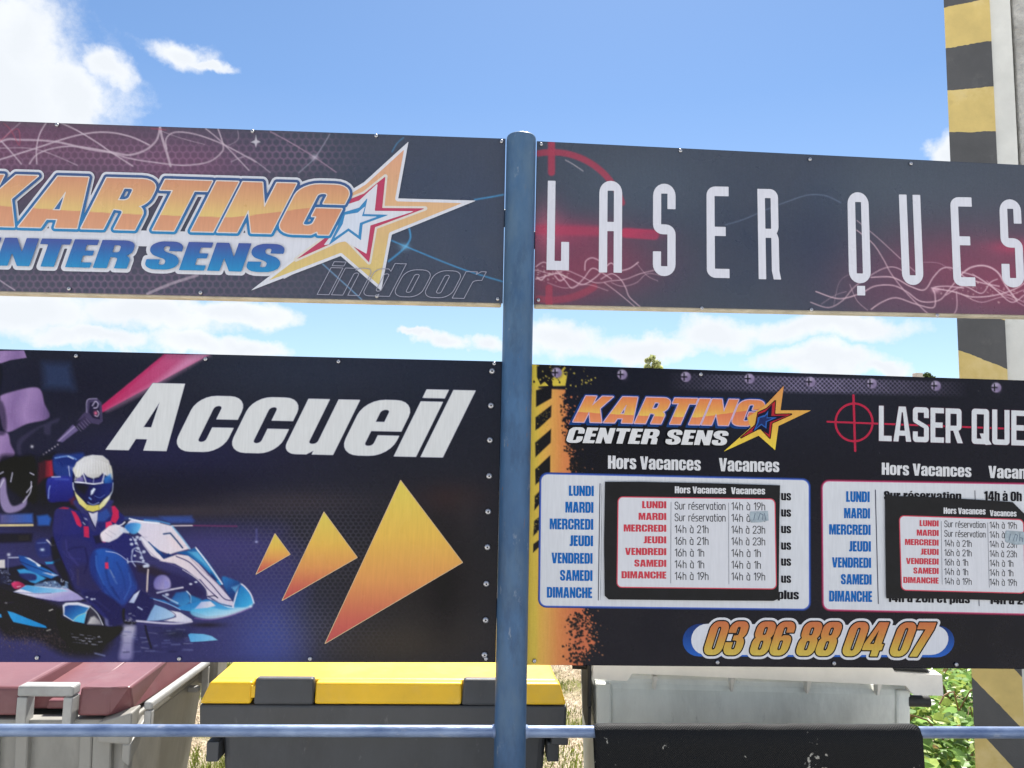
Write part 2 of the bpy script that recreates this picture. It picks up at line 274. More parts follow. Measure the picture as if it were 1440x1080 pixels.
# ------------------------------------------------------------------ lettering
def rect(a, b, c, d): return [(a, b), (a, d), (c, d), (c, b)]
IMP = {  # heavy condensed grotesque, cap height 1: (advance, contours)
 'K': (.71, [[(0,0),(0,1),(.27,1),(.27,.62),(.42,1),(.69,1),(.50,.54),(.71,0),(.43,0),(.27,.42),(.27,0)]]),
 'A': (.72, [[(0,0),(.17,1),(.55,1),(.72,0),(.45,0),(.43,.17),(.29,.17),(.27,0)],[(.31,.34),(.41,.34),(.36,.74)]]),
 'R': (.67, [[(0,0),(0,1),(.66,1,.22),(.66,.52,.12),(.56,.46),(.66,.40,.1),(.66,0),(.41,0),(.41,.38,.06),(.27,.40),(.27,0)],[(.27,.82),(.40,.82,.06),(.40,.57,.06),(.27,.57)]]),
 'T': (.58, [[(.16,0),(.16,.8),(0,.8),(0,1),(.58,1),(.58,.8),(.42,.8),(.42,0)]]),
 'I': (.27, [rect(0,0,.27,1)]),
 'N': (.66, [[(0,0),(0,1),(.24,1),(.42,.5),(.42,1),(.66,1),(.66,0),(.42,0),(.24,.46),(.24,0)]]),
 'G': (.66, [[(.66,.62),(.66,1,.24),(0,1,.24),(0,0,.22),(.44,0),(.50,.06),(.53,0),(.66,0),(.66,.52),(.34,.52),(.34,.36),(.40,.36),(.40,.17,.06),(.27,.17,.06),(.27,.83,.06),(.40,.83,.06),(.40,.62)]]),
 'C': (.66, [[(.66,.60),(.66,1,.24),(0,1,.24),(0,0,.24),(.66,0,.24),(.66,.42),(.40,.42),(.40,.17,.06),(.27,.17,.06),(.27,.83,.06),(.40,.83,.06),(.40,.60)]]),
 'E': (.48, [[(0,0),(0,1),(.47,1),(.47,.81),(.27,.81),(.27,.61),(.45,.61),(.45,.43),(.27,.43),(.27,.19),(.48,.19),(.48,0)]]),
 'S': (.63, [[(.62,.66),(.62,1,.24),(0,1,.24),(0,.55,.18),(.37,.36,.08),(.37,.17,.05),(.26,.17,.05),(.26,.36),(0,.36),(0,0,.24),(.63,0,.24),(.63,.47,.2),(.26,.66,.08),(.26,.83,.05),(.37,.83,.05),(.37,.66)]]),
 'L': (.46, [[(0,0),(0,1),(.27,1),(.27,.19),(.46,.19),(.46,0)]]),
 'U': (.65, [[(0,1),(0,0,.24),(.65,0,.24),(.65,1),(.39,1),(.39,.17,.06),(.26,.17,.06),(.26,1)]]),
 'D': (.65, [[(0,0),(0,1),(.65,1,.24),(.65,0,.24)],[(.27,.83),(.38,.83,.06),(.38,.17,.06),(.27,.17)]]),
 'M': (.84, [[(0,0),(0,1),(.33,1),(.42,.45),(.51,1),(.84,1),(.84,0),(.61,0),(.61,.66),(.50,0),(.34,0),(.23,.66),(.23,0)]]),
 'J': (.40, [[(.13,1),(.40,1),(.40,0,.2),(0,0),(0,.17),(.13,.17,.05)]]),
 'V': (.70, [[(0,1),(.27,1),(.36,.36),(.45,1),(.70,1),(.52,0),(.19,0)]]),
 'H': (.66, [[(0,0),(0,1),(.27,1),(.27,.6),(.39,.6),(.39,1),(.66,1),(.66,0),(.39,0),(.39,.42),(.27,.42),(.27,0)]]),
 'a': (.59, [[(.59,0),(.59,.83,.22),(0,.83,.22),(0,.53),(.24,.53),(.24,.69,.05),(.34,.69,.05),(.34,.52),(0,.40,.12),(0,0,.16),(.26,0),(.34,.07),(.34,0)],[(.24,.37),(.34,.41),(.34,.16,.04),(.24,.16,.04)]]),
 'c': (.60, [[(.60,.49),(.60,.83,.22),(0,.83,.22),(0,0,.22),(.60,0,.22),(.60,.36),(.35,.36),(.35,.14,.05),(.25,.14,.05),(.25,.69,.05),(.35,.69,.05),(.35,.49)]]),
 'u': (.61, [[(0,.82),(0,0,.16),(.29,0),(.36,.06),(.36,0),(.61,0),(.61,.82),(.36,.82),(.36,.15,.05),(.25,.15,.05),(.25,.82)]]),
 'e': (.61, [[(.61,.37),(.61,.83,.24),(0,.83,.24),(0,0,.24),(.61,0,.24),(.61,.30),(.36,.30),(.36,.14,.05),(.25,.14,.05),(.25,.37)],[(.25,.50),(.36,.50),(.36,.69,.05),(.25,.69,.05)]]),
 'i': (.26, [rect(0,0,.26,.82), rect(0,.88,.26,1)]), 'l': (.26, [rect(0,0,.26,1)]),
 'o': (.61, [[(0,0,.24),(0,.83,.24),(.61,.83,.24),(.61,0,.24)],[(.25,.14,.05),(.36,.14,.05),(.36,.69,.05),(.25,.69,.05)]]),
 'r': (.44, [[(0,0),(0,.82),(.25,.82),(.25,.74),(.33,.83),(.44,.83),(.44,.56),(.30,.56,.05),(.26,.50),(.26,0)]]),
 'n': (.61, [[(0,0),(0,.82),(.25,.82),(.25,.76),(.32,.83),(.61,.83,.16),(.61,0),(.36,0),(.36,.68,.05),(.25,.68,.05),(.25,0)]]),
 'd': (.61, [[(.61,0),(.61,1),(.36,1),(.36,.76),(.29,.83),(0,.83,.16),(0,0,.16),(.29,0),(.36,.06),(.36,0)],[(.25,.15,.05),(.36,.15,.05),(.36,.68,.05),(.25,.68,.05)]]),
 's': (.57, [[(.56,.56),(.56,.83,.2),(0,.83,.2),(0,.46,.14),(.33,.30,.06),(.33,.14,.04),(.24,.14,.04),(.24,.29),(0,.29),(0,0,.2),(.57,0,.2),(.57,.38,.16),(.24,.54,.06),(.24,.69,.04),(.33,.69,.04),(.33,.56)]]),
 'h': (.61, [[(0,0),(0,1),(.25,1),(.25,.76),(.32,.83),(.61,.83,.16),(.61,0),(.36,0),(.36,.68,.05),(.25,.68,.05),(.25,0)]]),
 'p': (.61, [[(0,-.16),(0,.82),(.25,.82),(.25,.76),(.32,.83),(.61,.83,.16),(.61,0,.16),(.32,0),(.25,.06),(.25,-.16)],[(.25,.15,.05),(.36,.15,.05),(.36,.68,.05),(.25,.68,.05)]]),
 't': (.40, [[(.08,0,.1),(.08,.66),(0,.66),(0,.82),(.08,.82),(.08,.96),(.33,.96),(.33,.82),(.4,.82),(.4,.66),(.33,.66),(.33,.16),(.4,.16),(.4,0)]]),
 'v': (.58, [[(0,.82),(.25,.82),(.3,.32),(.35,.82),(.58,.82),(.44,0),(.15,0)]]),
 '0': (.64, [[(0,0,.25),(0,1,.25),(.64,1,.25),(.64,0,.25)],[(.26,.16,.06),(.38,.16,.06),(.38,.84,.06),(.26,.84,.06)]]),
 '1': (.42, [[(.16,0),(.16,.72),(0,.72),(0,.84),(.2,1),(.42,1),(.42,0)]]),
 '2': (.62, [[(.0,.62),(0,1,.24),(.62,1,.24),(.62,.6,.16),(.28,.18),(.6,.18),(.6,0),(0,0),(0,.16),(.36,.62,.1),(.36,.84,.05),(.26,.84,.05),(.26,.62)]]),
 '3': (.64, [[(0,.66),(0,1,.24),(.63,1,.24),(.63,.57,.12),(.53,.52),(.64,.46,.12),(.64,0,.24),(0,0,.24),(0,.38),(.26,.38),(.26,.17,.05),(.38,.17,.05),(.38,.43,.05),(.22,.44),(.22,.58),(.37,.59,.05),(.37,.84,.05),(.26,.84,.05),(.26,.66)]]),
 '4': (.68, [[(.35,0),(.35,.18),(0,.18),(0,.36),(.26,1),(.60,1),(.60,.36),(.68,.36),(.68,.18),(.60,.18),(.60,0)],[(.35,.36),(.35,.80),(.20,.36)]]),
 '6': (.64, [[(.64,.68),(.64,1,.24),(0,1,.24),(0,0,.24),(.64,0,.24),(.64,.60,.18),(.33,.60),(.26,.55),(.26,.84,.05),(.38,.84,.05),(.38,.68)],[(.26,.45,.05),(.38,.45,.05),(.38,.16,.05),(.26,.16,.05)]]),
 '7': (.58, [[(.08,0),(.30,.80),(0,.80),(0,1),(.58,1),(.58,.80),(.35,0)]]),
 '8': (.64, [[(0,1,.22),(.64,1,.22),(.64,.57,.1),(.57,.52),(.64,.47,.1),(.64,0,.22),(0,0,.22),(0,.47,.1),(.07,.52),(0,.57,.1)],[(.26,.84,.05),(.38,.84,.05),(.38,.60,.05),(.26,.60,.05)],[(.26,.44,.05),(.38,.44,.05),(.38,.16,.05),(.26,.16,.05)]]),
 ' ': (.22, [])}
IMP['é'] = (.61, IMP['e'][1]+[[(.2,.9),(.3,1.06),(.5,1.06),(.36,.9)]]); IMP['à'] = (.59, IMP['a'][1]+[[(.22,.9),(.1,1.06),(.3,1.06),(.38,.9)]])
TALL = {  # tall thin rounded capitals, unit width about 1, height 4.2
 'L': (1.02, [[(0,0),(0,4.1),(.36,4.1),(.36,.42),(.66,.42),(.66,1.3),(1.02,1.3),(1.02,0)]]),
 'A': (1, [[(0,0),(0,4.2,.55),(1,4.2,.55),(1,0),(.64,0),(.64,1.9),(.36,1.9),(.36,0)],[(.36,3.75),(.64,3.75),(.64,2.32),(.36,2.32)]]),
 'S': (1, [[(1,3.05),(1,4.2,.55),(0,4.2,.55),(0,1.9,.45),(.64,1.9),(.64,.45),(.36,.45),(.36,1.12),(0,1.12),(0,0,.55),(1,0,.55),(1,2.35,.45),(.36,2.35),(.36,3.75),(.64,3.75),(.64,3.05)]]),
 'E': (1, [[(1,.42),(1,0),(0,0,.4),(0,4.2,.4),(1,4.2),(1,3.76),(.36,3.76),(.36,2.35),(.85,2.35),(.85,1.93),(.36,1.93),(.36,.42)]]),
 'R': (1.06, [[(0,0),(0,4.2),(1,4.2,.4),(1,2.3,.16),(.9,2.14),(1,1.98,.16),(1,.4),(1.08,0),(.72,0),(.64,.4),(.64,1.93),(.36,1.93),(.36,0)],[(.36,3.78),(.64,3.78),(.64,2.35),(.36,2.35)]]),
 'Q': (1, [[(0,0,.55),(0,4.2,.55),(1,4.2,.55),(1,0,.55)],[(.36,.45),(.64,.45),(.64,3.75),(.36,3.75)],[(.36,-.56),(.36,-.12),(.72,-.12),(.72,-.56)]]),
 'U': (1, [[(0,0,.55),(0,4.2),(.36,4.2),(.36,.45),(.64,.45),(.64,4.2),(1,4.2),(1,0,.55)]]),
 'T': (1, [[(.32,0),(.32,3.76),(0,3.76),(0,4.2),(1,4.2),(1,3.76),(.68,3.76),(.68,0)]])}
MID = {  # squarish condensed capitals
 'L': (.40, [[(0,0),(0,1),(.15,1),(.15,.15),(.40,.15),(.40,0)]]),
 'A': (.56, [[(0,0),(.17,1),(.39,1),(.56,0),(.40,0),(.38,.17),(.18,.17),(.16,0)],[(.20,.31),(.36,.31),(.30,.84),(.26,.84)]]),
 'S': (.50, [[(.5,.70),(.5,1,.1),(0,1,.1),(0,.58,.06),(.35,.40),(.35,.15),(.15,.15),(.15,.30),(0,.30),(0,0,.1),(.5,0,.1),(.5,.46,.06),(.15,.64),(.15,.85),(.35,.85),(.35,.70)]]),
 'E': (.42, [[(0,0),(0,1),(.42,1),(.42,.85),(.15,.85),(.15,.58),(.38,.58),(.38,.43),(.15,.43),(.15,.15),(.42,.15),(.42,0)]]),
 'R': (.52, [[(0,0),(0,1),(.5,1,.1),(.5,.40,.08),(.40,.36),(.54,0),(.37,0),(.24,.36),(.15,.36),(.15,0)],[(.15,.85),(.35,.85),(.35,.50),(.15,.50)]]),
 'Q': (.56, [[(0,0,.1),(0,1,.1),(.52,1,.1),(.52,.12),(.60,0),(.42,-.02),(.40,0)],[(.15,.15),(.30,.15),(.24,.30),(.36,.30),(.37,.85),(.15,.85)]]),
 'U': (.52, [[(0,0,.1),(0,1),(.15,1),(.15,.15),(.37,.15),(.37,1),(.52,1),(.52,0,.1)]]),
 'T': (.46, [[(.155,0),(.155,.85),(0,.85),(0,1),(.46,1),(.46,.85),(.305,.85),(.305,0)]])}
DIN = {  # thin single-stroke face for the opening hours
 'S': (.42, [[(.42,.8),(.42,1,.2),(0,1,.2),(0,.55,.2),(.42,.5,.2),(.42,0,.2),(0,0,.2),(0,.2)]]), 'u': (.36, [[(0,.7),(0,0,.18),(.36,0,.18),(.36,.7)]]),
 'r': (.22, [[(0,0),(0,.7)],[(0,.5),(0,.7,.15),(.24,.7)]]), 'e': (.36, [[(0,.36),(.36,.36),(.36,.7,.18),(0,.7,.18),(0,0,.18),(.34,0)]]),
 'é': (.36, [[(0,.36),(.36,.36),(.36,.7,.18),(0,.7,.18),(0,0,.18),(.34,0)],[(.14,.86),(.28,1)]]), 's': (.32, [[(.32,.7),(0,.7,.15),(0,.38,.12),(.32,.33,.12),(.32,0,.15),(0,0)]]),
 'v': (.36, [[(0,.7),(.18,0),(.36,.7)]]), 'a': (.36, [[(.36,.7),(.36,0)],[(.36,.7),(0,.7,.18),(0,0,.18),(.36,0)]]), 'à': (.36, [[(.36,.7),(.36,0)],[(.36,.7),(0,.7,.18),(0,0,.18),(.36,0)],[(.08,1),(.22,.86)]]),
 't': (.24, [[(.08,.95),(.08,0,.1),(.24,0)],[(0,.7),(.24,.7)]]), 'i': (.02, [[(0,0),(0,.7)],[(0,.92),(0,.97)]]), 'o': (.36, [[(.18,.7),(0,.7,.18),(0,0,.18),(.36,0,.18),(.36,.7,.18),(.18,.7)]]), 'n': (.36, [[(0,0),(0,.7)],[(0,.5),(0,.7,.18),(.36,.7,.18),(.36,0)]]),
 'h': (.36, [[(0,0),(0,1)],[(0,.5),(0,.7,.18),(.36,.7,.18),(.36,0)]]),
 '0': (.40, [[(.2,1),(0,1,.2),(0,0,.2),(.4,0,.2),(.4,1,.2),(.2,1)]]), '1': (.2, [[(0,.8),(.2,1),(.2,0)]]), '2': (.40, [[(0,.76),(0,1,.22),(.4,1,.22),(.4,.55,.2),(0,0),(.42,0)]]),
 '3': (.40, [[(0,.8),(0,1,.2),(.4,1,.2),(.4,.54,.18),(.14,.54),(.4,.54,.12),(.4,0,.2),(0,0,.2),(0,.2)]]), '4': (.42, [[(.26,1),(0,.26),(.42,.26)],[(.32,.5),(.32,0)]]),
 '6': (.40, [[(.32,1),(0,.42,.1),(0,0,.2),(.4,0,.2),(.4,.58,.2),(.06,.58)]]), '9': (.40, [[(.08,0),(.4,.58,.1),(.4,1,.2),(0,1,.2),(0,.42,.2),(.34,.42)]]), ' ': (.16, [])}
def layout(txt, font, q, gap=.055, hgt=1.0, hw=None):
    """letters of txt in the pixel quad q = (base-left, base-right, top-left, top-right); returns glyph contours or strokes in pixels"""
    gp = gap*(4.2 if font is TALL else 1); w = sum(font[c][0] for c in txt)+gp*(len(txt)-1)
    bl, br, tl, tr = [np.array(p, float) for p in q]; x = 0; G = []; ST = []
    def mp(p):
        u = (p[:, 0]+x)/w; v = p[:, 1]/hgt
        return (bl+(br-bl)*u[:, None])*(1-v[:, None])+(tl+(tr-tl)*u[:, None])*v[:, None]
    for ch in txt:
        a, cs = font[ch]
        if font is DIN: ST += [(mp(rnd(c, False, 4)), hw) for c in cs]
        elif cs: G.append([mp(rnd(c)) for c in cs])
        x += a+gp
    return G, ST
def quad(x0, x1, yb0, yb1, yt0, yt1, sl=0, sr=None):
    sr = sl if sr is None else sr; return ((x0, yb0), (x1, yb1), (x0+sl, yt0), (x1+sr, yt1))
def tline(x0, x1, yt, yb, slope=.012): d = (x1-x0)*slope; return quad(x0, x1, yb-d/2, yb+d/2, yt-d/2, yt+d/2)
def words(items, res, pad=0):
    G = []; ST = []
    for it in items:
        g, s = layout(*it[:3], **(it[3] if len(it) > 3 else {})); G += g; ST += s
    return field(G, ST, res, pad)
def shape(contours, res=1.0, pad=0): return field([[np.array(c, float) for c in contours]], [], res, pad)

# ------------------------------------------------------------------ printed backgrounds: a small painter in sign pixels
class Cv:
    def __init__(s, x0, y0, x1, y1, base):
        s.x0, s.y0 = x0, y0; s.X, s.Y = np.meshgrid(np.arange(x0, x1+1.0), np.arange(y0, y1+1.0)); s.C = np.tile(np.array(base, float), (*s.X.shape, 1))
    def win(s, p, m):
        a = np.floor(p.min(0)-m-[s.x0, s.y0]).astype(int); b = np.ceil(p.max(0)+m-[s.x0, s.y0]).astype(int)+1
        return slice(max(a[1], 0), max(b[1], 0)), slice(max(a[0], 0), max(b[0], 0))
    def mix(s, w, al, col): 
        c = col(s.X[w], s.Y[w]) if callable(col) else np.array(col, float)
        s.C[w] = s.C[w]*(1-al[..., None])+c*al[..., None]
    def poly(s, pts, col, a=1, soft=1.0, smooth=False):
        p = crom(pts, 6, True) if smooth or (len(pts) >= 6 and soft >= 2.5) else np.array(pts, float); w = s.win(p, soft+1)
        if s.X[w].size: s.mix(w, a*np.clip(.5-sdf(s.X[w], s.Y[w], [p])/soft, 0, 1), col)
    def line(s, pts, wd, col, a=1, soft=1.0, smooth=True, fade=0):
        p = crom(pts, 8) if smooth and len(pts) > 2 else np.array(pts, float); w = s.win(p, wd+soft+1)
        if not s.X[w].size: return
        al = np.clip(.5-(segd(s.X[w], s.Y[w], p, False)-wd/2)/soft, 0, 1)*a
        s.mix(w, al, col)
    def glow(s, cx, cy, rx, ry, col, a=1, rot=0, pw=1.0):
        c, n = math.cos(rot), math.sin(rot); dx, dy = s.X-cx, s.Y-cy; u = (c*dx+n*dy)/rx; v = (-n*dx+c*dy)/ry
        s.mix((slice(None), slice(None)), a*np.exp(-(u*u+v*v)**pw), col)
    def hexes(s, size, col, a, mask, wd=.16, sy=1.0):
        x = s.X/size; y = s.Y/size/sy; q = []
        for ox, oy in ((0, 0), (.5, .8660254)):
            dx = (x-ox)-np.round(x-ox); dy = (y-oy)-np.round((y-oy)/1.7320508)*1.7320508; q.append((dx, dy))
        d = [np.maximum(np.abs(dx), np.abs(dx)*.5+np.abs(dy)*.8660254) for dx, dy in q]; e = np.minimum(*d)
        s.mix((slice(None), slice(None)), np.clip((e-(.5-wd))/wd, 0, 1)*mask*a, col)
    def speck(s, n, pts, r0, r1, col, a=1):
        for _ in range(n):
            x, y = pts(); r = random.uniform(r0, r1); k = random.randint(4, 7)
            s.poly([(x+r*random.uniform(.5, 1.2)*math.cos(6.283*i/k), y+r*random.uniform(.5, 1.2)*math.sin(6.283*i/k)) for i in range(k)], col, a, .8)
    def grain(s, n): s.C = np.clip(s.C+rng.normal(0, n, s.X.shape)[..., None]+rng.normal(0, n*.4, s.C.shape), 1, 255)
    def at(s, px, py):
        fx = np.clip(px-s.x0, 0, s.C.shape[1]-1.001); fy = np.clip(py-s.y0, 0, s.C.shape[0]-1.001); i = fx.astype(int); j = fy.astype(int); u = (fx-i)[:, None]; v = (fy-j)[:, None]
        return (s.C[j, i]*(1-u)+s.C[j, i+1]*u)*(1-v)+(s.C[j+1, i]*(1-u)+s.C[j+1, i+1]*u)*v
    def blob(s, cx, cy, rx, ry): return np.exp(-(((s.X-cx)/rx)**2+((s.Y-cy)/ry)**2))
def panel(parent, cv, q, mat, up, thick=.004, step=1.0):
    """q: TL TR BR BL in pixels; printed front sheet with real thickness"""
    TL, TR, BR, BL = [np.array(p, float) for p in q]; nu = int(abs(TR[0]-TL[0])/step); nv = int(abs(BL[1]-TL[1])/step)
    u, v = np.meshgrid(np.linspace(0, 1, nu+1), np.linspace(0, 1, nv+1)); u = u.ravel()[:, None]; v = v.ravel()[:, None]
    px = (TL*(1-u)+TR*u)*(1-v)+(BL*(1-u)+BR*u)*v; X, Z = PV(px[:, 0], px[:, 1], 0.0); col = alb(cv.at(px[:, 0], px[:, 1]), up)
    idx = np.arange((nu+1)*(nv+1)).reshape(nv+1, nu+1); f = np.stack([idx[:-1, :-1], idx[1:, :-1], idx[1:, 1:], idx[:-1, 1:]], -1).reshape(-1, 4)
    bi = np.concatenate([idx[0, :-1], idx[:-1, -1], idx[-1, :0:-1], idx[:0:-1, 0]]); n0 = len(X)
    v3 = np.concatenate([np.stack([X, np.zeros_like(X), Z], -1), np.stack([X[bi], np.full(len(bi), thick), Z[bi]], -1)])
    col = np.concatenate([col, np.tile(np.array([[.42, .41, .38]]), (len(bi), 1))])
    nb = len(bi); j = np.arange(nb); k = (j+1) % nb
    side = np.stack([bi[j], bi[k], n0+k, n0+j], -1)
    nf = len(f)+len(side)+1; loops = np.concatenate([f.ravel(), side.ravel(), np.arange(n0, n0+nb)]).astype(np.int32)
    me = bpy.data.meshes.new('panel'); me.vertices.add(len(v3)); me.vertices.foreach_set('co', v3.astype(np.float32).ravel())
    me.loops.add(len(loops)); me.loops.foreach_set('vertex_index', loops); me.polygons.add(nf)
    st = np.concatenate([np.arange(len(f)+len(side))*4, [4*(len(f)+len(side))]]).astype(np.int32); me.polygons.foreach_set('loop_start', st)
    me.update(calc_edges=True); me.validate(); me.materials.append(mat); set_col(me, col)
    return link('panel', me, parent)
def w2(p, Y=0.0): return P(p[0], p[1], Y)
FRAME = mat('frame_paint', (.40, .37, .31), .6, 0, .25, 14, .15, 90, spots=[((.2, .15, .1), 9, .6, .72, .6)])
SCREW = mat('zinc', (.40, .40, .43), .34, .9, .15, 40)
SCREWD = mat('screw_socket', (.03, .03, .035), .6)
def frame(parent, q, drop):
    TL, TR, BR, BL = [w2(p) for p in q]; bm = bmesh.new(); y0, y1, w = .0065, .048, .035
    def bar(a, b, da, db):                   # a-b outer edge, da/db inward offsets
        a, b = np.array(a), np.array(b); c, d = b+db, a+da
        hexa(bm, [(a[0], y0, a[2]), (b[0], y0, b[2]), (b[0], y1, b[2]), (a[0], y1, a[2]), (d[0], y0, d[2]), (c[0], y0, c[2]), (c[0], y1, c[2]), (d[0], y1, d[2])], .003, 1)
    e = np.array([.004, 0, 0])
    bar(BL+e-[0, 0, drop], BR-e-[0, 0, drop], np.array([0, 0, w]), np.array([0, 0, w]))
    bar(TL+e-[0, 0, w+.003], TR-e-[0, 0, w+.003], np.array([0, 0, w]), np.array([0, 0, w]))
    for a, b, s in ((BL, TL, 1), (BR, TR, -1)):
        x0, x1 = sorted((a[0]+s*.004, a[0]+s*(.004+w))); t0, t1 = sorted((b[0]+s*.004, b[0]+s*(.004+w)))
        hexa(bm, [(x0, y0+.002, a[2]-drop+w+.001), (x1, y0+.002, a[2]-drop+w+.001), (x1, y1-.002, a[2]-drop+w+.001), (x0, y1-.002, a[2]-drop+w+.001), (t0, y0+.002, b[2]-w-.004), (t1, y0+.002, b[2]-w-.004), (t1, y1-.002, b[2]-w-.004), (t0, y1-.002, b[2]-w-.004)])
    bmesh.ops.recalc_face_normals(bm, faces=bm.faces)
    return from_bm('frame', bm, FRAME, parent)
def screw_mesh(r, star):
    bm = bmesh.new(); n = 16; prof = [(1, 0), (.98, .18), (.80, .42), (.5, .56), (.26, .6)]; rings = []
    for a, h in prof: rings.append([bm.verts.new((r*a*math.cos(6.2832*i/n), -r*h, r*a*math.sin(6.2832*i/n))) for i in range(n)])
    for p, q in zip(rings, rings[1:]):
        for i in range(n): bm.faces.new((p[i], p[(i+1) % n], q[(i+1) % n], q[i]))
    c = bm.verts.new((0, -r*.42, 0))
    for i in range(n):
        f = bm.faces.new((rings[-1][i], rings[-1][(i+1) % n], c)); f.material_index = 1
    if star:
        for k in range(5):
            t = 6.2832*k/5+1.57; d = Vector((math.cos(t), 0, math.sin(t))); e = Vector((-d.z, 0, d.x))
            f = bm.faces.new([bm.verts.new(v) for v in (e*r*.14+Vector((0, -r*.61, 0))+d*r*.2, d*r*.5+Vector((0, -r*.585, 0)), -e*r*.14+Vector((0, -r*.61, 0))+d*r*.2)]); f.material_index = 1
    bmesh.ops.recalc_face_normals(bm, faces=bm.faces)
    me = bpy.data.meshes.new('screw'); bm.to_mesh(me); bm.free(); me.materials.append(SCREW); me.materials.append(SCREWD)
    for p in me.polygons: p.use_smooth = True
    return me
SM = screw_mesh(.0062, False); BM_ = screw_mesh(.0098, True)
def screws(parent, pts, me=None, name='screw'):
    for p in pts:
        o = link(name, me or SM, parent); w = w2(p, -.0032); o.location = w; o.rotation_euler = (0, random.uniform(0, 3), 0)

# ------------------------------------------------------------------ fence: three posts and the rail between them
PAINT = mat('worn_blue_paint', (.045, .105, .205), .42, .0, .35, 5, .12, 70, spec=.3, col2=(.024, .060, .130), stretch=(1, 1, .35), spots=[((.10, .155, .21), 2.2, .46, .62, .75), ((.02, .04, .085), 7, .52, .66, .6), ((.28, .31, .34), 38, .62, .70, .5), ((.17, .09, .05), 24, .63, .68, .85)])
RAILP = mat('worn_rail_paint', (.21, .27, .40), .42, .3, .35, 9, .2, 60, col2=(.085, .13, .25), stretch=(.5, 1, 1), spots=[((.38, .25, .16), 5, .58, .68, .75), ((.42, .43, .46), 11, .57, .66, .6)])
PR = .0478; fence = empty('metal_fence', (0, 0, 0), 'blue painted steel fence of round posts and a thin horizontal rail carrying the signs', 'fence')
top = P(733.5, 192); zr_l = P(300, 1027.5)[2]; zr_r = P(1360, 1030)[2]
def post(x, ztop):
    bm = bmesh.new(); tube(bm, (x, 0, 0), (x, 0, ztop-.012), PR, 40, cap=False)
    prof = [(1, -.012), (.985, -.006), (.93, -.002), (.8, .0), (.5, .002)]; n = 40; rg = [[bm.verts.new((x+PR*a*math.cos(6.2832*i/n), PR*a*math.sin(6.2832*i/n), ztop+h)) for i in range(n)] for a, h in prof]
    for p, q in zip(rg, rg[1:]):
        for i in range(n): bm.faces.new((p[i], p[(i+1) % n], q[(i+1) % n], q[i]))
    bm.faces.new(rg[-1]); bmesh.ops.remove_doubles(bm, verts=bm.verts, dist=1e-5)
    return from_bm('post', bm, PAINT, fence, True)
XL, XR = w2((-215, 600))[0], w2((1625, 600))[0]
for x in (0, XL, XR): post(x, top[2])
for x0, x1, z in ((XL+PR*.98, -PR*.98, zr_l), (PR*.98, XR-PR*.98, zr_r)):
    bm = bmesh.new(); tube(bm, (x0, 0, z), (x1, 0, z), .0172, 24, cap=False)
    for xe, sg in ((x0, 1), (x1, -1)):       # weld bead
        tube(bm, (xe-sg*.002, 0, z), (xe+sg*.008, 0, z), .0215, 24, .0175, cap=False)
    from_bm('rail', bm, RAILP, fence, True)
for s_, y in ((-1, 300), (1, 330), (-1, 560), (1, 620), (-1, 860), (1, 860)):   # small bracket plates behind, holding the sign frames to the post
    z = w2((722, y))[2]; bm = bmesh.new(); box(bm, min(s_*.03, s_*.075), max(s_*.03, s_*.075), .050, .056, z-.03, z+.03, .002, 1); from_bm('bracket', bm, PAINT, fence)

# ------------------------------------------------------------------ sign 1: upper left, kart logo
def sgn(label, q): 
    c = w2(q[3]); return empty('sign_board', (c[0], 0, c[2]), label, 'sign', 'printed advertising boards on the fence')
WHT = (206, 207, 216)
def star_layers(poly_map, small):
    T = lambda pts: [poly_map(p) for p in pts]
    outer = T([(574.5,199),(560,279),(670,282),(551,330),(536,409),(479,360),(352,409),(452,332),(440,300),(512,256)])
    crim = T([(542,248),(537.5,292.5),(598,293),(527.5,319.5),(519,369),(485,334),(416,365),(470,325),(480,285),(512,272)])
    wh2 = T([(531,258),(527,296.5),(583,297),(521,317),(515.5,357),(485,339.5),(455,345),(470,325),(480,290),(505,282)])
    blue = T([(517,278),(512,301),(547,302),(510,315.5),(507.5,338),(490,325),(462,345),(475,318),(478,300),(505,292)])
    cen = T([(513.5,290),(509,304),(531,304.5),(506,313.5),(504,331),(490,321),(470,335),(482,315),(485,302),(503,299)])
    res = .5 if small else 1.0; L = []
    y0, y1 = poly_map((574.5,199))[1], poly_map((536,409))[1]; yg = vgrad([(0,(206,150,122)),(.45,(208,168,126)),(1,(204,186,112))]); tan = lambda x, y: yg((y-y0)/(y1-y0))
    xs, ys, f = shape([outer], res, 3)
    if not small: L += [(xs, ys, f, WHT), (xs, ys, f+4.2, tan)]; xs, ys, f = shape([crim], res, 6); L.append((xs, ys, f-3.0, (208, 202, 194)))
    else:
        tan = lambda x, y: vgrad([(0,(205,140,85)),(.5,(215,165,80)),(1,(225,200,75))])((y-y0)/(y1-y0)); L += [(xs, ys, f, tan)]; xs, ys, f = shape([crim], res, 4); L.append((xs, ys, f-1.3, (46, 32, 30)))
    xs, ys, f = shape([crim], res, 2); L.append((xs, ys, f, (176, 62, 92) if not small else (170, 45, 55)))
    xs, ys, f = shape([wh2], res, 2); L.append((xs, ys, f, WHT if not small else (30, 30, 50)))
    xs, ys, f = shape([blue], res, 2); L.append((xs, ys, f, (58, 128, 178) if not small else (50, 95, 170)))
    xs, ys, f = shape([cen], res, 2); L.append((xs, ys, f, (200, 206, 220) if not small else (40, 50, 95)))
    return L
Q1 = ((-192, 163.4), (711, 195), (707, 426.5), (-192, 405))
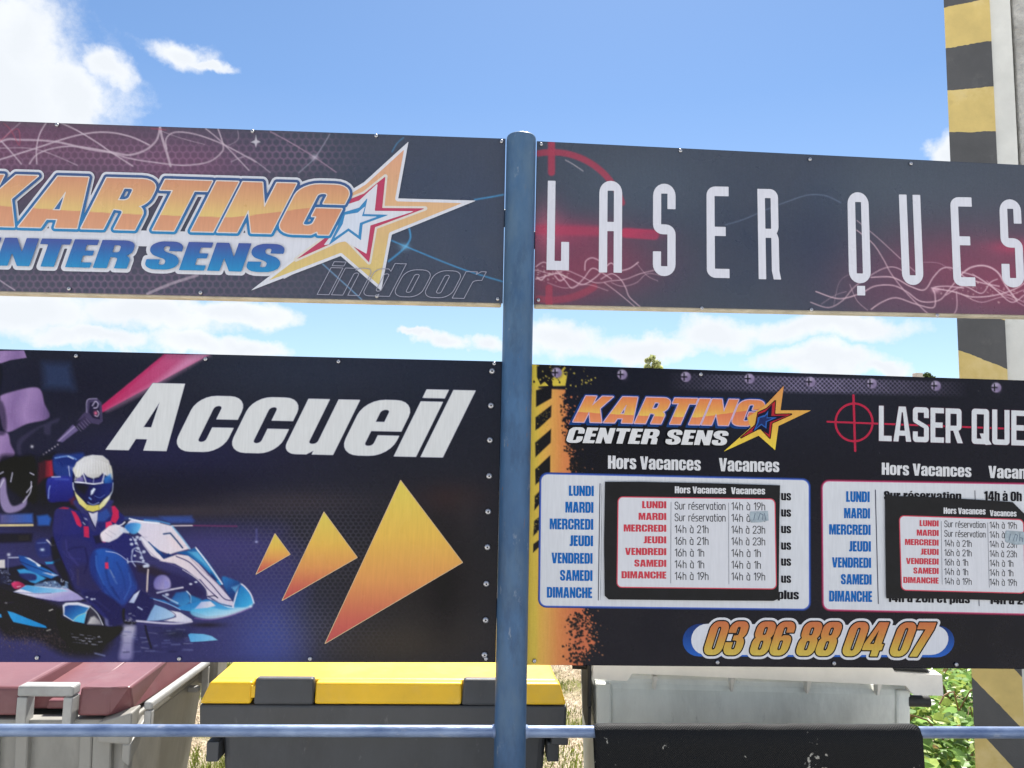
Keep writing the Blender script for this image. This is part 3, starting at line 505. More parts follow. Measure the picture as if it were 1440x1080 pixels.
def sign_karting():
    o = sgn('upper left board with orange KARTING lettering and a pointed star on black paled by painted-in glare', Q1)
    c = Cv(-200, 155, 720, 435, (65, 69, 82))
    c.glow(60, 200, 190, 60, (106, 64, 86), .7); c.glow(255, 235, 110, 45, (112, 70, 96), .7); c.glow(-100, 220, 150, 90, (110, 60, 88), .7); c.glow(140, 380, 260, 60, (72, 67, 85), .6); c.glow(640, 300, 120, 120, (60, 70, 92), .5)
    hm = np.clip(c.blob(200, 222, 190, 30)+c.blob(420, 215, 70, 32)*.7+c.blob(150, 400, 260, 26)*.9+c.blob(-120, 230, 120, 60), 0, 1)
    c.hexes(10.5, (150, 112, 140), .62, hm, .2)
    z = lambda pts: [(x/3.858, 150+y/3.858) for x, y in pts]
    for p, w, a in (([(-300,330),(0,190),(110,180),(300,190),(480,230),(620,250),(700,262),(790,235),(850,180),(868,110)], 2.8, .75), ([(-40,300),(180,230),(400,160),(560,138),(700,160),(810,208)], 2.2, .8), ([(330,88),(420,130),(520,190),(600,245),(720,322)], 2.0, .8),
                    ([(250,88),(215,150),(198,230),(200,310)], 1.9, .8), ([(160,310),(200,260),(280,228),(400,215),(560,238),(700,280),(860,305),(1000,318),(1130,300),(1200,250),(1210,205),(1180,112)], 2.0, .75), ([(868,110),(880,170),(905,250),(925,322)], 3.4, .75),
                    ([(905,230),(900,180),(930,145),(990,138),(1080,155),(1190,195),(1280,240),(1390,300)], 2.0, .75), ([(1115,118),(1190,180),(1270,260),(1350,345)], 1.8, .75), ([(0,180),(60,245),(115,310)], 2.2, .7), ([(-120,240),(0,185),(60,130),(110,88)], 1.6, .5), ([(0,225),(150,225),(260,250),(420,318)], 1.4, .6), ([(870,130),(980,170),(1110,205)], 1.0, .6),
                    ([(800,1015),(930,960),(1070,915)], 4.0, .6), ([(-20,930),(40,970),(80,995)], 1.8, .7), ([(1290,130),(1290,180),(1240,210)], 1.4, .4)):
        c.line(z(p), w, (190, 172, 184), a)
    c.line(z([(20,90),(60,130),(105,210),(95,120),(0,185)]), 1.2, (170, 70, 90), .6); c.line(z([(820,118),(900,125)]), 2, (170, 70, 90), .5)
    z2 = lambda pts: [(360+x/4, 170+y/4) for x, y in pts]
    c.line(z2([(80,60),(200,125),(330,205),(450,288)]), 1.6, (160, 130, 150), .8); c.line(z2([(415,75),(370,150),(320,220),(240,292)]), 1.4, (150, 150, 165), .7); c.glow(442, 221, 5, 4, (190, 180, 195), .7)
    c.line(z2([(-140,230),(-60,200),(0,230),(80,290)]), 1.4, (170, 155, 170), .7)
    BL = (70, 140, 190)
    c.line(z2([(1230,443),(1310,430),(1392,415)]), 2.0, BL, .9); c.line(z2([(760,672),(900,730),(1150,830),(1390,905)]), 2.0, BL, .85); c.line(z2([(860,600),(868,660),(830,720),(745,790)]), 2.6, BL, .85); c.line(z2([(830,95),(795,125),(765,175)]), 1.6, BL, .6); c.line(z2([(375,805),(480,900),(595,1005)]), 1.8, (120, 165, 205), .75); c.glow(569, 347, 7, 5, (120, 180, 215), .6)
    c.poly(z2([(-30,120),(-6,108),(0,80),(6,108),(28,118),(6,126),(0,150),(-8,126)]), (195, 190, 200), .9)
    c.glow(250, 172, 300, 6, (70, 82, 70), .35)
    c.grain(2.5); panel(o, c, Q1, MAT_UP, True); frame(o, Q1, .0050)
    qk = quad(-61, 462, 316.5, 330, 245, 260.5, 36); qc = quad(-98, 390, 371, 383.2, 332, 343.5, 14)
    k = words([('KARTING', IMP, qk)], 1.0, 12); s = words([('CENTER', IMP, quad(-98, 179, 371, 377.9, 332, 338.5, 14)), ('SENS', IMP, quad(201, 390, 378.5, 383.2, 339, 343.5, 14))], .8, 10)
    yt = lambda x: 245+(x+25)*.0296; v = lambda x, y: (y-yt(x))/70.0
    g1 = vgrad([(0,(196,138,106)),(.35,(206,158,112)),(.68,(212,182,116))]); g2 = vgrad([(.5,(198,136,104)),(1,(206,150,116))])
    def kc(x, y):
        vv = v(x, y); e = .56+.16*np.sin((x+90)/230.0)-np.where(x > 330, (x-330)/520.0, 0); return np.where((vv < e)[:, None], g1(vv), g2(vv))
    bl = lambda x, y: vgrad([(0,(62,84,128)),(.6,(52,100,152)),(1.05,(44,124,176))])(v(x, y))
    cl = lambda x, y: vgrad([(0,(66,84,150)),(.5,(44,112,172)),(1,(40,136,186))])((y-335-(x+98)*.0235)/39.0)
    xs, ys, f = k; plate = shape([[(395,300),(470,296),(500,320),(480,350),(400,392),(380,386)]], 1, 2)
    fil = shape([[(-150,316),(452,330),(440,352),(-150,338)]], 1.0, 2)
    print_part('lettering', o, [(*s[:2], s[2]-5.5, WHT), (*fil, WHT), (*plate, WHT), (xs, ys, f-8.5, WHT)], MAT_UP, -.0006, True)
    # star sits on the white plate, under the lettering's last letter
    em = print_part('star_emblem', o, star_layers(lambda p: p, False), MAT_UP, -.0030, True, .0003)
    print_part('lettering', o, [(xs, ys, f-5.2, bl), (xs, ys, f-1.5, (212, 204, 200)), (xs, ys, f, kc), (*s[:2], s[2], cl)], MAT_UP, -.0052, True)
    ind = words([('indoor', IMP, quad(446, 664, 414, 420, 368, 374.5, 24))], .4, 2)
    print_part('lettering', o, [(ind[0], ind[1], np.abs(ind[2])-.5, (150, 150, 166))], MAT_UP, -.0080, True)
    screws(o, [(97, 406), (282, 411.5), (530, 416.5), (700, 420.5), (529, 191), (705.5, 199), (-100, 402), (355, 184.5), (80, 175.5)])
    return o
sign_karting()

# ------------------------------------------------------------------ sign 2: upper right
Q2 = ((755, 198.5), (1592, 239.5), (1592, 446.5), (750.5, 428))
def sign_laser():
    o = sgn('upper right board with tall white spaced letters LASER QUEST over crimson glow and thin swirls', Q2)
    c = Cv(745, 190, 1600, 455, (64, 69, 81))
    c.glow(1090, 330, 120, 90, (50, 56, 74), .7); c.glow(1150, 330, 40, 120, (44, 52, 74), .6); c.glow(900, 260, 120, 60, (76, 86, 100), .6); c.glow(1250, 260, 150, 50, (76, 86, 98), .5)
    c.glow(790, 330, 70, 22, (170, 58, 88), .6); c.glow(770, 325, 24, 40, (200, 100, 120), .5); c.glow(840, 372, 90, 45, (132, 56, 80), .75); c.glow(780, 395, 60, 40, (128, 54, 76), .7); c.glow(1440, 395, 170, 62, (132, 52, 80), .9); c.glow(1330, 380, 90, 45, (120, 56, 80), .7); c.glow(1430, 348, 40, 10, (168, 56, 88), .8); c.glow(1250, 410, 70, 40, (92, 60, 82), .7)
    z = lambda pts: [(720+x/4, 180+y/4) for x, y in pts]
    RD = (160, 58, 78); cx, cy, r = 776, 318, 104
    ring = [(cx+r*math.cos(t), cy+r*math.sin(t)) for t in np.linspace(-1.75, 1.75, 50)]; c.line(ring[:21], 9, RD, .85, 2, False); c.line(ring[38:], 10, RD, .6, 3, False)
    c.line(z([(222,80),(222,250)]), 10, RD, .9, 2); c.line(z([(208,900),(208,990)]), 10, RD, .7, 2); c.line(z([(640,590),(800,600)]), 14, (178, 54, 84), .9, 3); c.line(z([(140,570),(480,580)]), 14, (180, 56, 84), .55, 6); c.glow(920, 331, 25, 7, (120, 60, 84), .5)
    c.line(z([(300,180),(345,205),(400,242)]), 1.2, (205, 190, 196), .7)
    c.line(z([(1200,545),(1300,515),(1440,455),(1560,410),(1660,378),(1760,380),(1850,420)]), 1.6, (120, 135, 160), .45)
    TG = (214, 180, 190)
    for p, w, a in (([(135,780),(180,755),(240,790),(300,860),(340,900),(400,850),(450,790),(500,810),(560,850)], 1.5, .8), ([(135,850),(200,830),(260,820),(330,850),(400,880),(470,840),(520,790),(560,760),(600,800),(660,790),(710,755)], 1.6, .85), ([(140,800),(230,820),(300,800),(380,830),(470,870),(560,860),(640,850),(720,820),(800,800)], 1.3, .7), ([(410,800),(415,750),(450,730),(490,745)], 1.8, .7), ([(500,850),(560,820),(610,850),(640,900),(660,950),(720,1005)], 1.4, .8), ([(520,870),(600,930),(690,1005)], 1.2, .75), ([(560,870),(620,890),(700,870),(760,820),(840,830)], 1.2, .5), ([(700,760),(760,830),(820,860)], 1.0, .5), ([(140,840),(165,855),(190,830)], 2, .8), ([(240,830),(270,860),(300,840)], 2, .7), ([(200,870),(300,900),(420,880),(540,915)], 1.2, .5)):
        c.line(z(p), w, TG, a)
    c.speck(60, lambda: (random.uniform(753, 800), random.gauss(383, 5)), .8, 2.2, (205, 180, 178), .5)
    z = lambda pts: [(1080+x/4, 190+y/4) for x, y in pts]
    for p, w, a in (([(500,480),(620,580),(740,690),(830,770)], 1.4, .6), ([(500,535),(590,610),(650,700),(700,790),(800,910),(930,1025),(1010,1035),(1060,980),(1060,880)], 1.6, .7), ([(240,940),(340,970),(420,930),(480,860),(560,800),(650,750),(720,745),(800,790)], 1.6, .65), ([(270,880),(400,920),(520,890),(600,850),(700,845),(780,880),(860,935),(960,930),(1010,880),(1050,830)], 1.8, .75), ([(580,800),(700,800),(800,850),(880,870),(930,800),(980,750),(1040,750),(1110,800),(1200,830),(1300,850)], 1.8, .8), ([(580,980),(640,940),(720,915),(830,950),(930,970),(940,900),(930,860),(1000,850),(1100,860)], 1.7, .8), ([(1080,790),(1140,745),(1220,735),(1290,770),(1340,850),(1400,930)], 2.4, .85), ([(1090,770),(1180,800),(1280,870),(1370,940),(1440,900)], 1.6, .8), ([(920,860),(1040,880),(1150,910),(1280,900),(1400,860),(1480,800)], 1.8, .85), ([(1000,900),(1100,850),(1200,890),(1250,830),(1290,810)], 1.5, .8), ([(460,840),(500,930),(560,985)], 1.2, .5), ([(870,715),(960,720),(1030,760)], 1.1, .4), ([(300,950),(380,900),(440,880)], 1.2, .4), ([(1100,900),(1200,940),(1330,910),(1440,960)], 1.4, .6), ([(1150,780),(1260,850),(1440,940)], 1.2, .7), ([(1230,820),(1330,900),(1440,870)], 1.2, .7), ([(370,960),(400,830),(460,780)], 1.0, .35), ([(1440,880),(1560,820),(1700,900),(1900,840),(2040,900)], 2.0, .8), ([(1440,930),(1600,880),(1760,820),(2000,860)], 1.6, .7)):
        c.line(z(p), w, TG, a)
    c.glow(1316, 408, 6, 4, (225, 180, 195), .7); c.speck(70, lambda: (random.gauss(1410, 40), random.gauss(410, 6)), .6, 1.8, (215, 185, 180), .5)
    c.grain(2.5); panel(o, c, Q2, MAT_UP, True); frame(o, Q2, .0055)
    T = TALL; L = []
    def one(ch, xl, xr, yt, yb): return (ch, T, ((xl[1], yb), (xr[1], yb+.6), (xl[0], yt), (xr[0], yt+.6)), dict(hgt=4.2))
    its = [one('L', (770.5, 768.5), (801, 800), 251, 379.5), one('A', (843, 842), (875, 874.5), 254, 383), one('S', (918.5, 918), (950, 950), 258, 388), one('E', (993.5, 994), (1024.5, 1026), 262, 390.5), one('R', (1065, 1067), (1095.5, 1098), 265.5, 392.5),
           one('Q', (1191.5, 1194), (1221, 1225), 270, 398), one('U', (1264, 1269), (1294, 1299), 273.5, 400.5), one('E', (1336, 1341), (1366, 1372), 277, 402), one('S', (1405, 1409.5), (1435, 1441), 280, 404), one('T', (1474, 1480), (1506, 1512), 283.5, 409)]
    xs, ys, f = words(its, .7, 3)
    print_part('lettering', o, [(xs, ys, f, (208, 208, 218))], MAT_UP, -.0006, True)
    screws(o, [(761, 203), (957, 212), (1139, 224), (1281, 230), (757, 422), (987, 433.5), (1141, 435.5), (1318, 443.5), (1500, 450)])
    return o
sign_laser()

# ------------------------------------------------------------------ sign 3: lower left, welcome board with the kart picture
Q3 = ((-192, 486.3), (706, 508.3), (697, 931.5), (-192, 931))
def sign_welcome():
    o = sgn('lower left board reading Accueil with three orange arrowheads and a printed kart driver', Q3)
    c = Cv(-200, 478, 715, 940, (40, 41, 50))
    def LG(x0, y0, c0, x1, y1, c1):          # linear blend of two colours between two points
        d = np.array([x1-x0, y1-y0], float); n = d@d; c0 = np.array(c0, float); c1 = np.array(c1, float)
        def g(X, Y): t = np.clip(((X-x0)*d[0]+(Y-y0)*d[1])/n, 0, 1)[..., None]; return c0*(1-t)+c1*t
        return g
    a5 = lambda pts: [(x/4, 480+y/4) for x, y in pts]; a6 = lambda pts: [(x/4, 680+y/4) for x, y in pts]
    A = lambda pts: [(x/7.2, 600+y/7.2) for x, y in pts]; B = lambda pts: [(120+x/5.4, 700+y/5.4) for x, y in pts]; K = lambda pts: [(x/5.84, 750+y/5.84) for x, y in pts]
    c.glow(430, 520, 240, 50, (50, 55, 70), .7); c.glow(100, 545, 150, 60, (33, 32, 46), .8); c.glow(220, 640, 190, 44, (41, 40, 74), .8); c.glow(-120, 700, 120, 160, (38, 34, 78), .8)
    c.poly([(-220,742),(330,742),(395,760),(430,800),(410,860),(370,940),(-220,940)], (54, 53, 102), .95, 46); c.glow(385, 900, 60, 60, (68, 84, 160), .7); c.glow(300, 770, 80, 30, (70, 62, 118), .5)
    c.glow(250, 690, 120, 34, (31, 31, 46), .95); c.glow(80, 700, 80, 60, (26, 26, 36), .8); c.glow(260, 719, 130, 9, (58, 52, 60), .85); c.glow(400, 705, 120, 16, (66, 58, 62), .55)
    c.glow(600, 820, 120, 110, (40, 37, 37), .9); c.glow(560, 905, 110, 36, (64, 57, 50), .75); c.glow(625, 830, 26, 70, (28, 26, 30), .7); c.glow(632, 700, 50, 22, (60, 45, 46), .6); c.glow(655, 720, 14, 30, (52, 48, 52), .5)
    hm = np.clip(c.blob(430, 770, 120, 80)+c.blob(420, 885, 90, 40), 0, 1); c.hexes(7.2, (108, 102, 122), .5, hm, .2, .85); c.hexes(7.2, (26, 25, 46), .35, c.blob(320, 670, 220, 40), .25, .85)
    # chequered flag
    PU, PU2 = (146, 118, 168), (112, 88, 140); fl = lambda X, Y: np.stack([np.interp(X+4*np.sin(Y/9), [-60, 0, 20, 38, 60, 70], [k1, k2, k3, k2, k3, k1]) for k1, k2, k3 in ((104, 152, 128), (84, 124, 102), (128, 172, 150))], -1)
    c.poly(a5([(-40,55),(135,50),(150,92),(60,105),(0,125),(-40,135)]), fl, 1, 1.5); c.poly(a5([(-20,325),(80,280),(215,262),(250,350),(275,430),(150,465),(35,510),(0,420)]), fl, 1, 2.5); c.poly(a5([(-60,530),(35,510),(60,580),(80,640),(0,680),(-60,690)]), fl, 1, 3)
    c.poly(a5([(-400,140),(-200,170),(0,125),(0,300),(-20,325),(-180,380),(-400,330)]), (26, 24, 36), .8, 4); c.poly(a5([(-420,330),(-180,380),(0,325),(35,510),(-60,530),(-300,560)]), (30, 26, 44), .6, 4)
    c.poly(a5([(240,120),(390,125),(420,270),(250,260)]), (54, 70, 108), .6, 14)
    # laser beam and gun barrel
    c.poly(a5([(535,392),(925,72),(1180,76),(1120,108),(548,415)]), lambda X, Y: np.stack([np.interp((X*.55+Y), [690, 620, 560, 690][:1]+[700], [186, 186]) + 0*X, 52+np.clip((X-150)/140, 0, 1)*48+np.clip((Y-(598-.62*(X-135)))/30, 0, 1)*70, 100+np.clip((X-150)/140, 0, 1)*40+np.clip((Y-(598-.62*(X-135)))/30, 0, 1)*60], -1), .95, 1.6)
    c.poly(a5([(600,392),(860,262),(1120,108),(1180,76),(1080,74),(880,225)]), (206, 150, 184), .6, 9); c.line(a5([(545,400),(740,240),(925,78)]), 3, (176, 34, 84), .6, 4, False)
    GM = (70, 62, 92)
    c.poly(a5([(490,330),(545,320),(572,345),(578,450),(555,468),(500,458),(470,430),(432,452),(470,405),(485,395)]), GM, 1, 1.2); c.poly(a5([(505,345),(545,338),(560,360),(562,440),(520,430),(500,400)]), (38, 34, 56), 1, 1.2)
    c.line(a5([(487,400),(487,345),(500,325),(545,322)]), 1.2, (160, 150, 185), .9); c.line(a5([(520,362),(537,338),(552,352),(545,372),(528,375)]), 1.8, (170, 160, 190), .9); c.glow(134.5, 581, 2.4, 3, (225, 110, 145), .9); c.line(a5([(548,390),(556,405),(548,422),(534,418)]), 1.4, (195, 180, 205), .8)
    c.poly(a5([(430,470),(475,420),(515,455),(470,500)]), (58, 50, 78), 1, 1.5)
    for k in range(5): c.line(a5([(432+k*13,478-k*11),(455+k*13,505-k*11)]), 1.0, (130, 120, 150), .7)
    c.poly(a5([(320,560),(410,468),(440,500),(350,568)]), (104, 92, 134), 1, 2); c.line(a5([(330,560),(420,480)]), 1.4, (180, 165, 200), .7)
    for k in range(6): c.glow(*a5([(245+k*16, 636-k*11)])[0], 1.2, 1.2, (190, 180, 195), .8)
    c.poly(a5([(100,560),(180,500),(260,460),(330,432),(325,455),(290,470),(280,520),(250,520),(240,480),(170,530),(120,580),(120,640),(100,640)]), (62, 58, 84), .7, 4); c.glow(45, 628, 2, 2, (215, 210, 220), .9)
    c.poly(a5([(0,650),(110,645),(200,660),(210,860),(170,900),(0,780)]), (16, 16, 24), .85, 8); c.poly(a5([(0,790),(30,770),(40,860),(70,925),(130,905),(150,870),(145,925),(90,960),(30,960),(0,900)]), (150, 134, 176), .9, 3)
    for p in ([(0,820),(20,780)], [(170,740),(190,750)], [(150,850),(178,815)], [(130,905),(170,850),(176,790)], [(60,790),(70,740)], [(0,745),(18,735)]): c.line(a5(p), 1.8, (205, 200, 215), .8, 1.5)
    # parts behind the driver
    c.poly(A([(380,300),(560,260),(560,560),(440,780),(380,700)]), (24, 24, 34), .8, 8)
    c.poly(A([(545,300),(700,280),(850,275),(800,420),(740,520),(560,490)]), (38, 58, 128), .95, 5); c.poly(A([(560,330),(640,300),(760,330),(800,380),(620,400)]), (30, 44, 108), .8, 5); c.line(A([(560,318),(690,298),(770,330)]), 2.0, (120, 158, 222), .8, 2); c.line(A([(690,300),(740,325)]), 1.6, (210, 222, 245), .8, 1.6); c.line(A([(690,410),(770,435)]), 3, (110, 120, 190), .6, 4); c.line(A([(695,400),(708,510)]), 1.4, (200, 205, 230), .7)
    c.poly(A([(455,345),(525,340),(540,500),(450,520)]), LG(62, 650, (88, 34, 44), 74, 650, (178, 44, 62)), .95, 3); c.poly(A([(390,370),(455,345),(455,520),(380,590)]), (74, 34, 44), .8, 5)
    c.poly(A([(470,560),(530,508),(720,508),(742,600),(735,740),(600,760),(490,750)]), LG(90, 672, (44, 50, 140), 95, 705, (34, 34, 104)), 1, 3); c.line(A([(490,725),(495,640),(508,600)]), 1.4, (150, 175, 235), .85, 1.4); c.line(A([(525,510),(610,508)]), 1.5, (205, 218, 245), .9, 1.4); c.line(A([(560,530),(690,535)]), 2, (80, 100, 190), .7, 3)
    c.poly(A([(700,740),(760,700),(780,800),(720,790)]), (92, 40, 60), .8, 4)
    c.poly(A([(0,890),(330,880),(335,975),(0,985)]), LG(0, 730, (96, 90, 140), 40, 730, (60, 100, 186)), .85, 4); c.poly(A([(-900,900),(0,890),(0,985),(-900,985)]), (58, 60, 130), .7, 6); c.line(A([(-800,1000),(0,1000),(330,996)]), 3.0, (214, 194, 146), .95, 1.4); c.poly(A([(375,905),(480,890),(520,930),(500,1000),(385,1000)]), (46, 92, 178), .9, 4)
    c.poly(K([(-600,0),(270,0),(260,70),(0,80),(-600,80)]), (26, 25, 34), .85, 4); c.poly(K([(150,15),(240,12),(245,60),(150,62)]), (48, 46, 44), .6, 3)
    c.line(a6([(700,195),(900,200),(1085,208)]), 5, (50, 72, 146), .7, 4); c.poly(B([(560,140),(810,135),(815,190),(640,195)]), (56, 80, 150), .7, 4); c.line(B([(655,213),(812,211)]), 1.7, (222, 206, 214), .95, 1.2); c.line(B([(820,211),(1150,216)]), 1.8, (132, 52, 100), .65, 2); c.line(B([(1300,240),(1300,335)]), 2.0, (100, 100, 166), .6, 3); c.glow(360.5, 762, 2, 1.4, (190, 195, 230), .8)
    # ground under the kart, tyre marks, reflection
    c.poly(K([(-100,420),(200,470),(520,600),(900,760),(1080,740),(1010,900),(800,1010),(540,1000),(300,880),(0,820)]), (30, 27, 30), .92, 12); c.speck(500, lambda: (random.uniform(0, 105), 750+random.gauss(880, 45)/5.84), .4, 1.1, (92, 74, 70), .5); c.speck(120, lambda: (random.uniform(0, 105), 750+random.gauss(880, 45)/5.84), .3, .7, (150, 136, 134), .5); c.speck(120, lambda: (random.uniform(0, 330), random.uniform(880, 930)), .3, .8, (100, 96, 150), .5)
    c.poly(K([(950,770),(1500,760),(1560,860),(1420,1010),(900,1040),(920,880)]), (46, 46, 92), .85, 14); c.poly(K([(1010,770),(1110,765),(1090,900),(1080,1030),(980,1030),(1000,900)]), LG(170, 880, (196, 192, 210), 172, 925, (136, 130, 176)), .85, 7)
    for _ in range(60):
        x = random.uniform(165, 265); y = random.uniform(882, 918); c.line([(x, y), (x+random.uniform(3, 14), y+random.uniform(-1.5, 1.5))], random.uniform(.8, 2.2), random.choice([(150,160,205),(110,116,170),(30,30,60),(190,192,215)]), random.uniform(.15, .5), 2)
    c.line(B([(455,970),(470,1040),(500,1140)]), 2.6, (18, 18, 36), .9, 2); c.glow(247, 892, 16, 7, (28, 32, 48), .6); c.line(K([(780,985),(860,1005)]), 1.6, (150, 160, 210), .7, 2)
    c.poly(K([(470,640),(560,700),(760,770),(1000,765),(940,860),(700,960),(520,880)]), (15, 14, 18), .97, 5)
    for k in range(30): x, y = 580+k*8+random.uniform(-6, 6), random.choice([828, 850, 872, 896])+k*.8+random.uniform(-5, 5); c.line(K([(x,y),(x+random.uniform(10,34),y+random.uniform(-2,5))]), random.uniform(.7, 1.3), (190, 190, 204), random.uniform(.3, .8), 1.4)
    # tail and engine cover
    c.poly(K([(0,300),(80,280),(330,250),(480,350),(680,530),(680,560),(440,560),(110,480),(0,440)]), (22, 24, 42), 1, 3)
    c.poly(K([(150,180),(210,190),(330,270),(400,300),(475,345),(420,372),(250,320),(170,240)]), LG(30, 785, (30, 72, 146), 80, 808, (46, 120, 190)), 1, 2); c.poly(K([(140,300),(200,290),(300,330),(380,370),(290,412),(250,400),(160,330)]), (58, 146, 204), 1, 2); c.poly(K([(170,330),(260,330),(300,350),(290,385),(220,385),(160,350)]), (38, 42, 96), .95, 2.5, True)
    c.poly(K([(205,198),(240,202),(335,262),(330,275),(310,272),(290,245)]), (222, 228, 242), .95, 1.5); c.poly(K([(350,325),(400,322),(478,345),(440,352)]), (186, 190, 215), .9, 1.6); c.line(K([(160,230),(260,270),(420,330)]), 1.2, (20, 30, 80), .7)
    c.poly(K([(-20,220),(40,215),(42,285),(-20,285)]), (214, 206, 204), .95, 1.6); c.poly(K([(0,290),(60,300),(70,420),(0,410)]), (40, 42, 64), .9, 3); c.line(K([(70,200),(150,198)]), 1.4, (205, 210, 230), .9, 1.2); c.glow(12.3, 780, 2.4, 2.2, (222, 224, 236), .9); c.line(K([(66,200),(66,320)]), 1.2, (120, 124, 160), .7)
    for _ in range(34): x, y = random.uniform(0, 130), random.uniform(300, 420); c.line(K([(x,y),(x+random.uniform(-14,24),y+random.uniform(-12,12))]), random.uniform(.7, 1.6), random.choice([(190,196,215),(120,126,160),(24,24,36),(60,66,110)]), .6, 1.1)
    c.poly(K([(95,410),(150,395),(205,425),(190,450),(120,455)]), LG(20, 820, (214, 60, 110), 28, 826, (150, 40, 76)), 1, 2, True); c.line(K([(140,440),(170,434)]), 1.2, (235, 205, 215), .8)
    c.poly(K([(370,235),(420,235),(490,200),(498,222),(430,250),(380,255)]), (52, 150, 208), .95, 1.6); c.poly(K([(515,205),(550,205),(562,235),(535,250),(514,235)]), (206, 44, 84), 1, 1.5, True); c.poly(K([(300,60),(370,40),(440,100),(420,180),(330,200),(290,120)]), (40, 48, 108), .85, 4); c.line(K([(385,55),(410,80),(425,98),(445,98)]), 2.2, (216, 212, 222), .9, 1.3); c.glow(59.5, 773, 3, 2, (205, 222, 245), .9); c.line(K([(310,80),(380,75)]), 1.6, (110, 130, 190), .6, 2)
    c.poly(K([(420,40),(500,60),(560,240),(640,420),(700,480),(560,440),(440,240)]), (20, 20, 30), .85, 4)
    c.poly(K([(280,425),(420,390),(470,400),(520,440),(545,395),(560,460),(500,475),(380,470)]), (112, 140, 180), .8, 2.5)
    for _ in range(26): x, y = random.uniform(320, 560), random.uniform(395, 470); c.line(K([(x,y),(x+random.uniform(-16,30),y+random.uniform(-24,14))]), random.uniform(.7, 1.8), random.choice([(214,220,236),(160,190,220),(36,44,80)]), .65, 1.2)
    c.poly(K([(110,480),(180,450),(210,428),(380,440),(560,455),(640,500),(690,540),(660,550),(480,560),(300,530)]), LG(60, 826, (222, 218, 232), 66, 846, (160, 152, 200)), 1, 1.5); c.poly(K([(165,455),(225,425),(360,445),(520,460),(560,475),(430,490),(280,490)]), LG(30, 826, (66, 150, 208), 90, 832, (150, 196, 226)), 1, 1.6); c.line(K([(115,482),(300,495),(420,490)]), .9, (60, 70, 130), .6); c.line(K([(300,530),(480,560),(660,552)]), 1.2, (70, 62, 120), .8)
    c.poly(K([(60,638),(110,650),(375,760),(385,778),(280,765),(110,728),(85,690)]), LG(20, 860, (46, 150, 214), 55, 884, (30, 130, 196)), 1, 1.1); c.poly(K([(-20,655),(10,665),(15,690),(-20,695)]), (46, 140, 204), 1, 1.1); c.line(K([(385,800),(415,790)]), 1.4, (190, 186, 176), .8); c.line(K([(405,635),(432,624)]), 1.6, (200, 196, 186), .8); c.glow(8.5, 848, 1.6, 1, (190, 186, 186), .7)
    # front left wheel with its blue fairing
    c.poly(K([(700,600),(790,600),(870,650),(915,720),(922,755),(720,755),(560,720),(500,670)]), (26, 26, 46), 1, 2.5); c.poly(K([(790,610),(860,650),(905,715),(915,755),(870,755),(850,690)]), LG(135, 856, (40, 40, 72), 157, 878, (120, 122, 170)), .95, 3); c.line(K([(880,670),(912,725),(918,755)]), 2.0, (206, 208, 226), .85, 1.8)
    c.poly(K([(515,590),(540,570),(640,565),(745,598),(715,640),(690,735),(600,722),(520,675)]), (214, 214, 228), 1, 1.4); c.poly(K([(532,600),(560,590),(640,590),(728,612),(700,650),(690,738),(610,722),(528,668)]), LG(95, 853, (24, 60, 130), 110, 874, (52, 142, 204)), 1, 1.5); c.poly(K([(600,715),(640,680),(706,655),(690,738)]), (82, 180, 222), .95, 1.6); c.line(K([(600,718),(640,678),(706,652)]), 1.0, (176, 210, 190), .9)
    c.poly(K([(740,605),(800,655),(845,750),(715,750),(715,700)]), (52, 50, 66), 1, 1.8); c.poly(K([(718,745),(745,690),(775,680),(820,720),(838,752)]), LG(125, 868, (214, 210, 208), 142, 878, (130, 126, 136)), .95, 3); c.line(K([(740,600),(800,660),(845,752)]), 1.5, (196, 196, 206), .9, 1.2)
    # driver: suit
    NV = (38, 40, 100)
    c.poly(a6([(300,290),(305,190),(325,145),(370,132),(430,150),(500,165),(560,170),(640,130),(672,160),(700,190),(690,260),(760,330),(760,480),(790,590),(760,640),(720,690),(690,780),(600,760),(520,690),(420,560),(350,430)]), NV, 1, 2.5)
    c.poly(K([(500,60),(640,40),(760,100),(760,250),(700,430),(620,470),(560,330)]), (44, 44, 98), .9, 6); c.poly(K([(600,280),(730,260),(760,330),(850,480),(700,470),(640,430)]), (46, 42, 78), .7, 10)
    c.poly(K([(780,140),(860,125),(960,160),(1040,230),(1100,330),(1130,440),(1060,540),(1000,590),(900,540),(820,440),(750,320),(745,210)]), LG(135, 780, (38, 84, 168), 178, 838, (40, 62, 136)), 1, 4); c.poly(K([(740,180),(790,160),(800,330),(860,480),(800,430),(740,330)]), (34, 40, 104), .7, 6)
    for p, w, k, al in (([(880,200),(870,300),(900,420),(960,520)], 3.0, (30, 56, 122), .8), ([(790,190),(800,300),(850,420)], 2.6, (58, 104, 184), .7), ([(960,240),(1010,350),(1030,460)], 2.4, (32, 58, 126), .7), ([(1060,330),(1070,430),(1020,540)], 2.0, (62, 100, 178), .6), ([(900,300),(940,380),(960,410)], 1.6, (110, 140, 190), .5), ([(920,440),(980,540)], 2, (28, 44, 108), .8), ([(780,280),(850,430),(930,540)], 1.8, (26, 44, 112), .7), ([(1090,340),(1110,420)], 2.2, (34, 60, 130), .7)): c.line(K(p), w, k, al, 2.2)
    c.poly(K([(680,500),(820,480),(960,560),(1010,640),(990,740),(900,760),(880,690),(800,600)]), (32, 32, 80), 1, 4)
